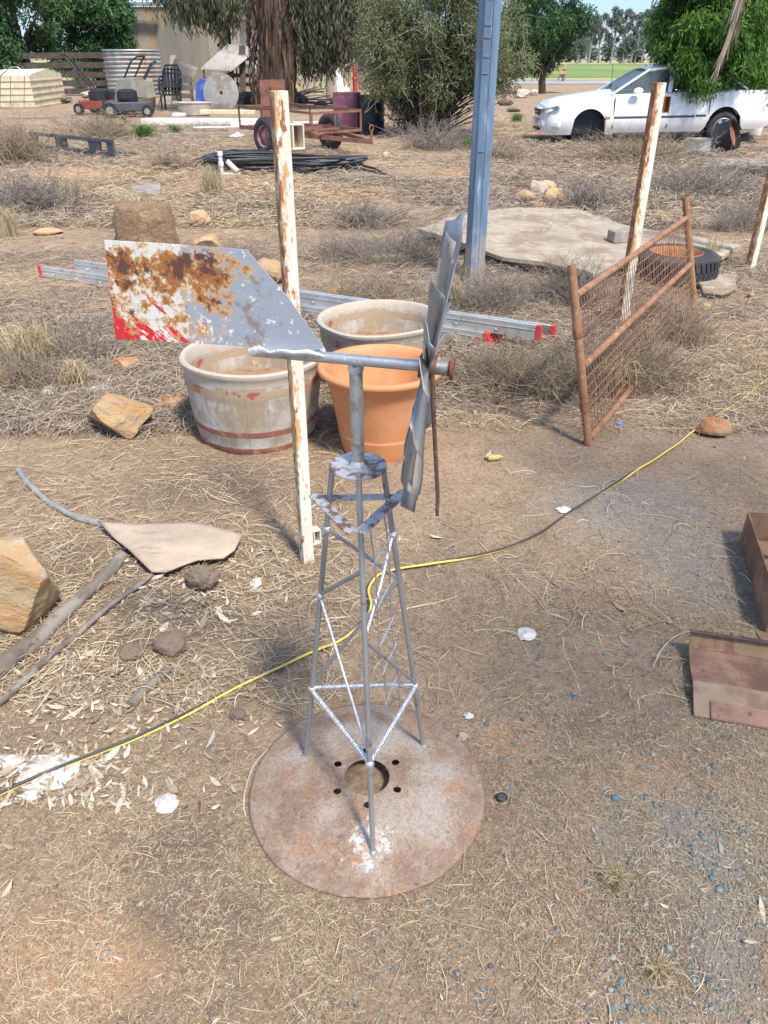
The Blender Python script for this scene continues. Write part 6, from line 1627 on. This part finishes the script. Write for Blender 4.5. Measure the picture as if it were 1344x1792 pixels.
# ================================================================== TREES
def crown(name, clumps, nleaf, L, Wd, mat, parent, droop=0.0, seed=0, shell=.55, lift=None):
    """clumps: list of (x,y,z,r) world; leaves on twigs fanned out of every clump"""
    rg = np.random.default_rng(seed)
    cl = np.array(clumps); vol = cl[:, 3] ** 2; p = vol / vol.sum()
    k = rg.choice(len(cl), nleaf // 6, p=p)
    d = unit(rg.normal(size=(len(k), 3))); rr = rg.uniform(shell ** 3, 1, len(k)) ** (1 / 3)
    # squash clumps a little and let twigs carry six leaves
    base = cl[k, :3] + d * (cl[k, 3] * rr)[:, None] * np.array([1, 1, .8])
    tw = unit(d + rg.normal(0, .5, d.shape) + np.array([0, 0, -droop]))
    C = []; A = []
    for j in range(6):
        s = (j - 2.5) / 6
        C.append(base + tw * (s * L * 2.4) + rg.normal(0, L * .18, base.shape) + np.array([0, 0, -droop * .25 * L]) * (j / 6)); A.append(unit(tw + rg.normal(0, .7, d.shape) + np.array([0, 0, -droop * 1.2])))
    C = np.concatenate(C); A = np.concatenate(A); n = len(C)
    V, Q = leafgeo(C, A, L * rg.uniform(.6, 1.3, n), Wd * rg.uniform(.7, 1.3, n))
    ck = np.tile(rg.uniform(0, 1, len(cl))[k] * .45, 6)
    return bulk(name, V, Q, mat, parent, rnd=np.repeat(np.clip(ck + rg.uniform(0, .55, n), 0, 1), 4))
def ell(c, r, n, cr, seed, zmin=None, bias=.5):
    rg = np.random.default_rng(seed); out = []
    while len(out) < n:
        d = unit(rg.normal(size=3)[None])[0]; s = rg.uniform(bias, 1)
        q = np.array(c) + d * np.array(r) * s
        if zmin is not None and q[2] < zmin: continue
        out.append((*q, cr * rg.uniform(.6, 1.35)))
    return out
def limbs(root, base, clumps, r0, mat, n, seed, split=.35, name='trunk', limb='limb', lean=(0, 0)):
    random.seed(seed); cz = sum(c[2] for c in clumps) / len(clumps)
    sp = Vector((base.x + lean[0], base.y + lean[1], base.z + (cz - base.z) * split))
    mid = base.lerp(sp, .5) + Vector((random.uniform(-.1, .1), random.uniform(-.1, .1), 0))
    tr = MB().tube([base - Vector((0, 0, .1)), base + Vector((0, 0, .15)), mid, sp], [r0 * 1.25, r0, r0 * .88, r0 * .7], 14).build(name, mat, root, 60, wob=(2.5, r0 * .25))
    for c in random.sample(clumps, min(n, len(clumps))):
        e = Vector(c[:3]); m1 = sp.lerp(e, .4) + Vector((random.uniform(-.2, .2), random.uniform(-.2, .2), random.uniform(0, .25))) * (e - sp).length * .3
        MB().tube([sp - Vector((0, 0, r0 * .5)), m1, m1.lerp(e, .6), e], [r0 * .5, r0 * .3, r0 * .17, r0 * .05], 7).build(limb, mat, root, 60)
m_lf_oak = foliage('dense_green_leaves', [(.025, .065, .025), (.055, .125, .045), (.09, .18, .065), (.15, .26, .10)], .25)
m_lf_wil = foliage('bright_green_leaves', [(.03, .08, .015), (.065, .16, .028), (.13, .26, .045), (.26, .40, .10)], .35)
m_lf_gum = foliage('gum_leaves', [(.04, .055, .035), (.075, .095, .06), (.12, .14, .085), (.19, .17, .10), (.26, .17, .08)], .2)
m_lf_bush = foliage('olive_bush_leaves', [(.06, .075, .035), (.13, .155, .07), (.20, .225, .10), (.28, .30, .15), (.38, .37, .23)], .3)
m_lf_far = foliage('distant_gum_leaves', [(.10, .135, .12), (.14, .175, .145), (.19, .22, .175), (.24, .26, .20)], .2)  # bluish leaf tints carry the distance haze
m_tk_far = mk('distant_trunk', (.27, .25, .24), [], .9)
# dense trees at the left
for (px, py, Y, rx, rz, cz, n, lab, sd, nl) in ((50, 150, 46, 5.6, 3.6, 4.9, 60, 'dense dark green tree filling the upper left corner', 1, 62000), (176, 150, 47, 2.0, 2.9, 3.1, 36, 'dense green tree between the corner tree and the house wall', 2, 36000), (-6, 150, 44, 2.0, 2.2, 2.2, 24, 'low dense green tree behind the cream crate', 3, 22000)):
    b = P(px, py, Y); b.z = 0
    root = thing('leafy_tree', lab, 'tree', b, 'dense green trees at the left')
    cl = ell((b.x, Y, cz), (rx, rx * .8, rz), n, .85, sd, {1: 2.1, 2: 1.0, 3: .4}[sd])
    limbs(root, b, cl, .28, m_bark, 12, sd); crown('crown', cl, nl, .17, .075, m_lf_oak, root, .5, sd)
# gum tree with hanging foliage
gb3 = GZ(482, 192); gum = thing('gum_tree', 'gum tree with a thick dark shaggy trunk and hanging grey green foliage', 'tree', gb3)
gx, gy = gb3.x, gb3.y
top = P(478, -60, gy)
tr = MB().tube([gb3 - Vector((0, 0, .15)), gb3 + Vector((0, 0, .3)), P(486, 130, gy), P(482, 60, gy), P(470, 0, gy), P(462, -60, gy)], [.95, .72, .62, .60, .58, .45], 26).build('trunk', m_bark, gum, 70, wob=(1.8, .25))
MB().tube([P(484, 95, gy), P(497, 40, gy), P(512, -10, gy), P(530, -80, gy)], [.5, .40, .34, .25], 18).build('limb', m_bark, gum, 70, wob=(1.8, .15))
MB().tube([P(480, 50, gy), P(455, 10, gy), P(436, -40, gy)], [.35, .25, .18], 14).build('limb', m_bark, gum, 70, wob=(1.8, .1))
rg = np.random.default_rng(3)
n = 260; th = rg.uniform(0, 2 * PI, n); zz = rg.uniform(.6, 4.2, n)
PT = np.zeros((n, 4, 3)); rad = .68
for j, (dz, dr) in enumerate(((0, .0), (-.25, .10), (-.55, .14), (-.9, .08))):
    PT[:, j, 0] = gx + np.cos(th) * (rad + dr * rg.uniform(.5, 1.6, n)); PT[:, j, 1] = gy + np.sin(th) * (rad + dr * rg.uniform(.5, 1.6, n)); PT[:, j, 2] = np.maximum(.05, zz + dz * rg.uniform(.5, 1.1, n))
V, Q = ribbongeo(PT, np.full((n, 4), .07) * np.array([.7, 1, .8, .2])[None])
bulk('loose_bark', V, Q, foliage('shaggy_bark', [(.04, .025, .02), (.09, .055, .038), (.17, .115, .08)], 0, .95), gum, rnd=np.repeat(rg.uniform(0, 1, n), 8))
hang = []
for (px, py, r, dy) in ((315, -30, 1.0, -1), (335, -12, .8, -1), (365, -15, .8, -.5), (395, -15, .7, -1.5), (420, -40, .9, 1.5), (350, 8, .6, -1), (388, 12, .6, -1), (405, 2, .5, -1), (440, -30, .7, 2.2),
                        (535, 40, 1.0, 0), (560, 25, 1.1, .5), (585, 50, 1.0, 0), (610, 30, 1.0, 1), (555, 80, .8, 0), (590, 85, .7, 0), (530, 95, .55, .3), (615, 65, .8, .5), (640, 10, 1.1, 0), (570, -10, 1.3, 0), (505, 45, .35, 1.4), (300, -50, 1.2, 0), (545, 95, .5, 0), (574, 98, .45, 0)):
    q = P(px, py, gy + dy); hang.append((q.x, q.y, q.z, r))
def hanging(name, clumps, n, L, Wd, mat, parent, seed):
    rg = np.random.default_rng(seed); cl = np.array(clumps); p = cl[:, 3] ** 2; p /= p.sum()
    m = n // 14; k = rg.choice(len(cl), m, p=p); d = unit(rg.normal(size=(m, 3)))
    b = cl[k, :3] + d * (cl[k, 3] * rg.uniform(.2, 1, m) ** .5)[:, None]; b[:, 2] += cl[k, 3] * .25
    ln = rg.uniform(.3, 1.0, m); sw = rg.normal(0, .15, (m, 3)); sw[:, 2] = -1
    C = []; A = []
    for j in range(14):
        C.append(b + sw * (ln * j / 14)[:, None] + rg.normal(0, .06, (m, 3))); a = rg.normal(0, .38, (m, 3)); a[:, 2] = -1; A.append(a)
    C = np.concatenate(C); A = np.concatenate(A); nn = len(C)
    V, Q = leafgeo(C, A, L * rg.uniform(.7, 1.3, nn), Wd * rg.uniform(.7, 1.3, nn))
    ck = np.tile(rg.uniform(0, .5, m), 14)
    return bulk(name, V, Q, mat, parent, rnd=np.repeat(np.clip(ck + rg.uniform(0, .5, nn), 0, 1), 4))
hanging('crown', hang, 31000, .24, .045, m_lf_gum, gum, 5)
for (x0, y0, x1, y1) in ((480, 0, 350, -20), (490, 20, 585, 30), (500, -30, 620, 20), (470, -20, 400, 5)):
    a, b = P(x0, y0, gy), P(x1, y1, gy); MB().tube([a, a.lerp(b, .5) + Vector((0, 0, .4)), b], [.14, .09, .03], 8).build('limb', m_bark, gum, 60)
# the big olive bush
gb4 = GZ(745, 243); bb = thing('large_green_bush', 'large rounded olive green bush with pale wispy twigs behind the blue post', 'bush', gb4 + Vector((0, .9, 0)))
bx, by = gb4.x, gb4.y + .9
cl = []
for c in ell((P(772, 60, by).x, by, 2.35), (1.75, 1.5, 1.55), 80, .50, 21, 1.05, .45): cl.append(c)
for c in ell((P(690, 120, by).x, by - .2, 1.45), (.95, 1.0, .85), 26, .38, 22, .6, .3): cl.append(c)
for c in ell((P(850, 110, by).x, by - .2, 1.6), (1.0, 1.0, .9), 26, .38, 23, .75, .3): cl.append(c)
for c in ell((P(740, 180, by).x, by - .3, .85), (1.2, .8, .5), 16, .26, 24, .4, .3): cl.append(c)
crown('crown', cl, 120000, .07, .020, m_lf_bush, bb, .15, 25, shell=.2)
rg = np.random.default_rng(9); n = 240
th = rg.uniform(0, 2 * PI, n); e = np.array(cl)[rg.integers(0, len(cl), n)]; K = 7; t = np.linspace(0, 1, K)[None]
st = np.stack([bx + rg.normal(0, .22, n), by + rg.normal(0, .2, n), np.zeros(n)], -1)
en = e[:, :3] + rg.normal(0, .3, (n, 3))
PT = st[:, None] * (1 - t[..., None]) + en[:, None] * t[..., None]
PT[..., 2] = st[:, None, 2] + (en[:, 2] - st[:, 2])[:, None] * t ** .85
PT += np.cumsum(rg.normal(0, .035, PT.shape), 1) * (t[..., None] > 0)
V, Q = curvegeo(PT, (.022 * rg.uniform(.5, 1.6, n))[:, None] * (1 - .75 * t), 5)
bulk('stems', V, Q, foliage('dark_bush_stems', [(.05, .04, .033), (.10, .08, .06), (.16, .13, .10)], 0, .9), bb, rnd=np.repeat(rg.uniform(0, 1, n), K * 5))
n = 900; e = np.array(cl)[rg.integers(0, len(cl), n)]; d = unit(rg.normal(size=(n, 3)) + np.array([0, -.6, .1])); K = 6; t = np.linspace(0, 1, K)[None, :, None]
PT = (e[:, :3] + d * e[:, 3:4] * .2)[:, None] + d[:, None] * (e[:, 3] * rg.uniform(.9, 1.75, n))[:, None, None] * t + np.cumsum(rg.normal(0, .03, (n, K, 3)), 1)
V, Q = curvegeo(PT, (.0065 * rg.uniform(.5, 1.4, n))[:, None] * (1 - .5 * t[..., 0]), 3)
bulk('wispy_twigs', V, Q, foliage('pale_twigs', [(.24, .21, .16), (.38, .34, .27), (.50, .45, .36)], 0, .9), bb, rnd=np.repeat(rg.uniform(0, 1, n), K * 3))
# rounded green tree behind it
b = P(950, 150, 46); b.z = 0; root = thing('leafy_tree', 'rounded dark green tree beyond the bush, left of the patch of sky', 'tree', b)
cl = ell((b.x - .2, 46, 3.0), (2.1, 1.9, 2.6), 40, .62, 31, .9); limbs(root, b, cl, .2, m_bark, 9, 31); crown('crown', cl, 34000, .15, .06, m_lf_oak, root, .4, 31)
# willow-leaved tree in front of the car
gb5 = GZ(1260, 253); root = thing('willow_leaf_tree', 'bright green narrow leaved tree standing in front of the white car', 'tree', gb5 + Vector((0, .2, 0)))
wx, wy = gb5.x, gb5.y + .2
cl = [c for c in ell((P(1262, 40, wy).x, wy, 2.15), (1.35, 1.0, 1.5), 90, .33, 41, .95, .35)]
cl += ell((P(1215, 150, wy).x, wy - .2, 1.1), (.72, .5, .30), 16, .22, 42, .75, .2) + ell((P(1310, 150, wy).x, wy - .1, 1.15), (.7, .5, .35), 14, .24, 43, .8, .2)
base5 = gb5 + Vector((0, .2, 0))
for k_, (dx_, tx, tz) in enumerate(((-.06, 1240, 120), (.05, 1268, 115), (0, 1254, 100), (.08, 1290, 110))):
    MB().tube([base5 + Vector((dx_, 0, -.05)), base5 + Vector((dx_ * 1.6, .02, .5)), P(tx, tz, wy), P(tx + (tx - 1255) * .8, 40, wy)], [.07, .06, .045, .02], 9).build('trunk' if k_ == 0 else 'stem', m_bark, root, 60, wob=(5, .02))
crown('crown', cl, 60000, .14, .026, m_lf_wil, root, .7, 44, shell=.25)
# distant gum trees beyond the paddock
random.seed(12)
kinds = []
for i, (px, Y, h, w) in enumerate(((1012, 262, 10.5, 3.4), (1030, 255, 12.5, 4), (1047, 268, 14, 4.5), (1068, 258, 14.2, 4.6), (1084, 262, 13.6, 4.2), (1103, 250, 13, 3.8), (1122, 256, 14.5, 4.4), (1140, 262, 13.5, 5), (1160, 255, 14, 4.5), (1182, 265, 13, 5), (1205, 258, 13.5, 4.5), (1240, 262, 14, 5), (1290, 256, 13, 5), (1330, 262, 14, 5), (1090, 245, 6.5, 3), (1110, 243, 7, 2.8), (1010, 240, 6, 2.6), (920, 262, 12, 5), (980, 262, 12, 5), (870, 262, 12, 5), (1375, 258, 13, 5))):
    b = P(px, 110, Y); b.z = .1
    root = thing('distant_gum_tree', 'tall thin distant gum tree in the tree line', 'tree', b, 'distant gum trees in a row')
    cl = []
    for j in range(13 if h > 8 else 7):
        z = h * random.uniform(.38, .95); rr_ = w * .5 * math.sin(min(1, (1.12 - z / h) * 1.6 + .2) * PI / 2)
        cl.append((b.x + random.uniform(-1, 1) * rr_, Y + random.uniform(-1, 1) * rr_, z, random.uniform(.6, 1.15)))
    random.seed(100 + i)
    sp = Vector((b.x + random.uniform(-.5, .5), Y, h * .45))
    mb = MB(); mb.tube([b - Vector((0, 0, .3)), sp, Vector((sp.x, Y, h * .85))], [.32, .22, .06], 6)
    for c in cl[::2]: mb.tube([sp.lerp(b, .2), Vector(c[:3])], [.14, .05], 5)
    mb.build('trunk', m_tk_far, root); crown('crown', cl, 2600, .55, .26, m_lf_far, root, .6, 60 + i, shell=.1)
# low wood behind the tree line, haze painted into its leaves, reads as one mass
cl = [(x + random.uniform(-2, 2), 300 + random.uniform(-6, 6), random.uniform(1.2, 5.2), random.uniform(1.6, 2.8)) for x in np.linspace(-60, 160, 120)]
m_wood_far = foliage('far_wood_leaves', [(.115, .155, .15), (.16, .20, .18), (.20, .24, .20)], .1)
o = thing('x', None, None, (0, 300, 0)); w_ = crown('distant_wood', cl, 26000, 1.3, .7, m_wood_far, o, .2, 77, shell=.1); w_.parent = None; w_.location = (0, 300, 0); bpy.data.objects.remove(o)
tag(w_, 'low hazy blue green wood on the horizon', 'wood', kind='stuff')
# palm overhead, out of the picture to the right, with one dead frond hanging into it
pbse = Vector((3.3, -.6, 0)); palm = thing('palm_tree', 'palm tree with a dry pale frond hanging into the top right corner', 'palm tree', pbse)
MB().tube([pbse + Vector((0, 0, -.1)), pbse + Vector((0, 0, .5)), pbse + Vector((-.05, 0, 2.6)), pbse + Vector((-.1, .05, 4.4))], [.30, .24, .22, .22], 16).build('trunk', m_barkgrey, palm, 60, wob=(6, .02))
m_frond = foliage('palm_green', [(.05, .10, .025), (.09, .16, .04)], .2); m_dryfrond = foliage('dry_palm', [(.20, .15, .11), (.36, .29, .22), (.50, .42, .33)], .1, .85)
def frond(pts, L, mat, name, seed, nl=70, spread=.9, wd=.022):
    rg = np.random.default_rng(seed); pts = [Vector(p) for p in pts]
    def at(t):
        k = len(pts) - 1; s = t * k; i = min(int(s), k - 1); f = s - i
        p0 = pts[max(i - 1, 0)]; p1 = pts[i]; p2 = pts[i + 1]; p3 = pts[min(i + 2, k)]
        return .5 * ((2 * p1) + (p2 - p0) * f + (2 * p0 - 5 * p1 + 4 * p2 - p3) * f * f + (3 * p1 - p0 - 3 * p2 + p3) * f ** 3)
    path = [at(i / 24) for i in range(25)]
    st = MB().tube(path, [.02 * (1 - .8 * i / 24) + .003 for i in range(25)], 6).build(name, m_dryrib, palm, 60)
    PT = []
    for i in range(nl):
        t = .12 + .88 * i / nl; p = at(t); d = (at(min(1, t + .02)) - at(t - .02)).normalized()
        for s in (-1, 1):
            sd = d.cross(Vector((0, 0, 1)));
            if sd.length < .3: sd = d.cross(Vector((0, 1, 0)))
            sd.normalize(); l = L * math.sin(PI * min(1, t * .8 + .12)) * rg.uniform(.6, 1.1)
            dirv = (sd * s * spread + d * .9 + Vector(rg.normal(0, .12, 3))).normalized()
            row = []
            for k in range(4):
                q = p + dirv * l * k / 3; q = q - Vector((0, 0, .10 * l * (k / 3) ** 2 * 3)); row.append(q[:])
            PT.append(row)
    PT = np.array(PT); V, Q = ribbongeo(PT, np.full((len(PT), 4), wd) * np.array([.7, 1, .8, .1])[None])
    bulk('leaflets', V, Q, mat, st, rnd=np.repeat(rg.uniform(0, 1, len(PT)), 8))
m_dryrib = mk('frond_rib', (.38, .30, .22), [], .8)
top = pbse + Vector((-.1, .05, 4.4))
FR = [((-.3, .9, .9), (-.6, 1.9, .3)), ((-1.3, -.35, .9), (-2.5, -.65, .2)), ((-1.0, -.8, .8), (-1.9, -1.35, .2)), ((.4, 1.0, .9), (.5, 2.1, .2)), ((.5, -2.2, .8), (.8, -3.6, -.2)), ((1.9, -.6, .8), (3.3, -1.0, -.3)), ((1.6, .9, .8), (2.8, 1.6, -.3)), ((-.3, -2.2, .6), (-.9, -3.5, -.5))]
for i, (m_, e_) in enumerate(FR):
    frond([top, top + Vector(m_) * .5 + Vector((0, 0, .3)), top + Vector(m_), top + Vector(e_)], .62, m_frond, 'frond', 300 + i, 48)
yh = 3.3
frond([top, P(1480, -260, yh - .8), P(1350, -180, yh), P(1312, -60, yh), P(1288, 30, yh), P(1254, 125, yh)], .13, m_dryfrond, 'dead_frond', 330, 110, .12, .007)
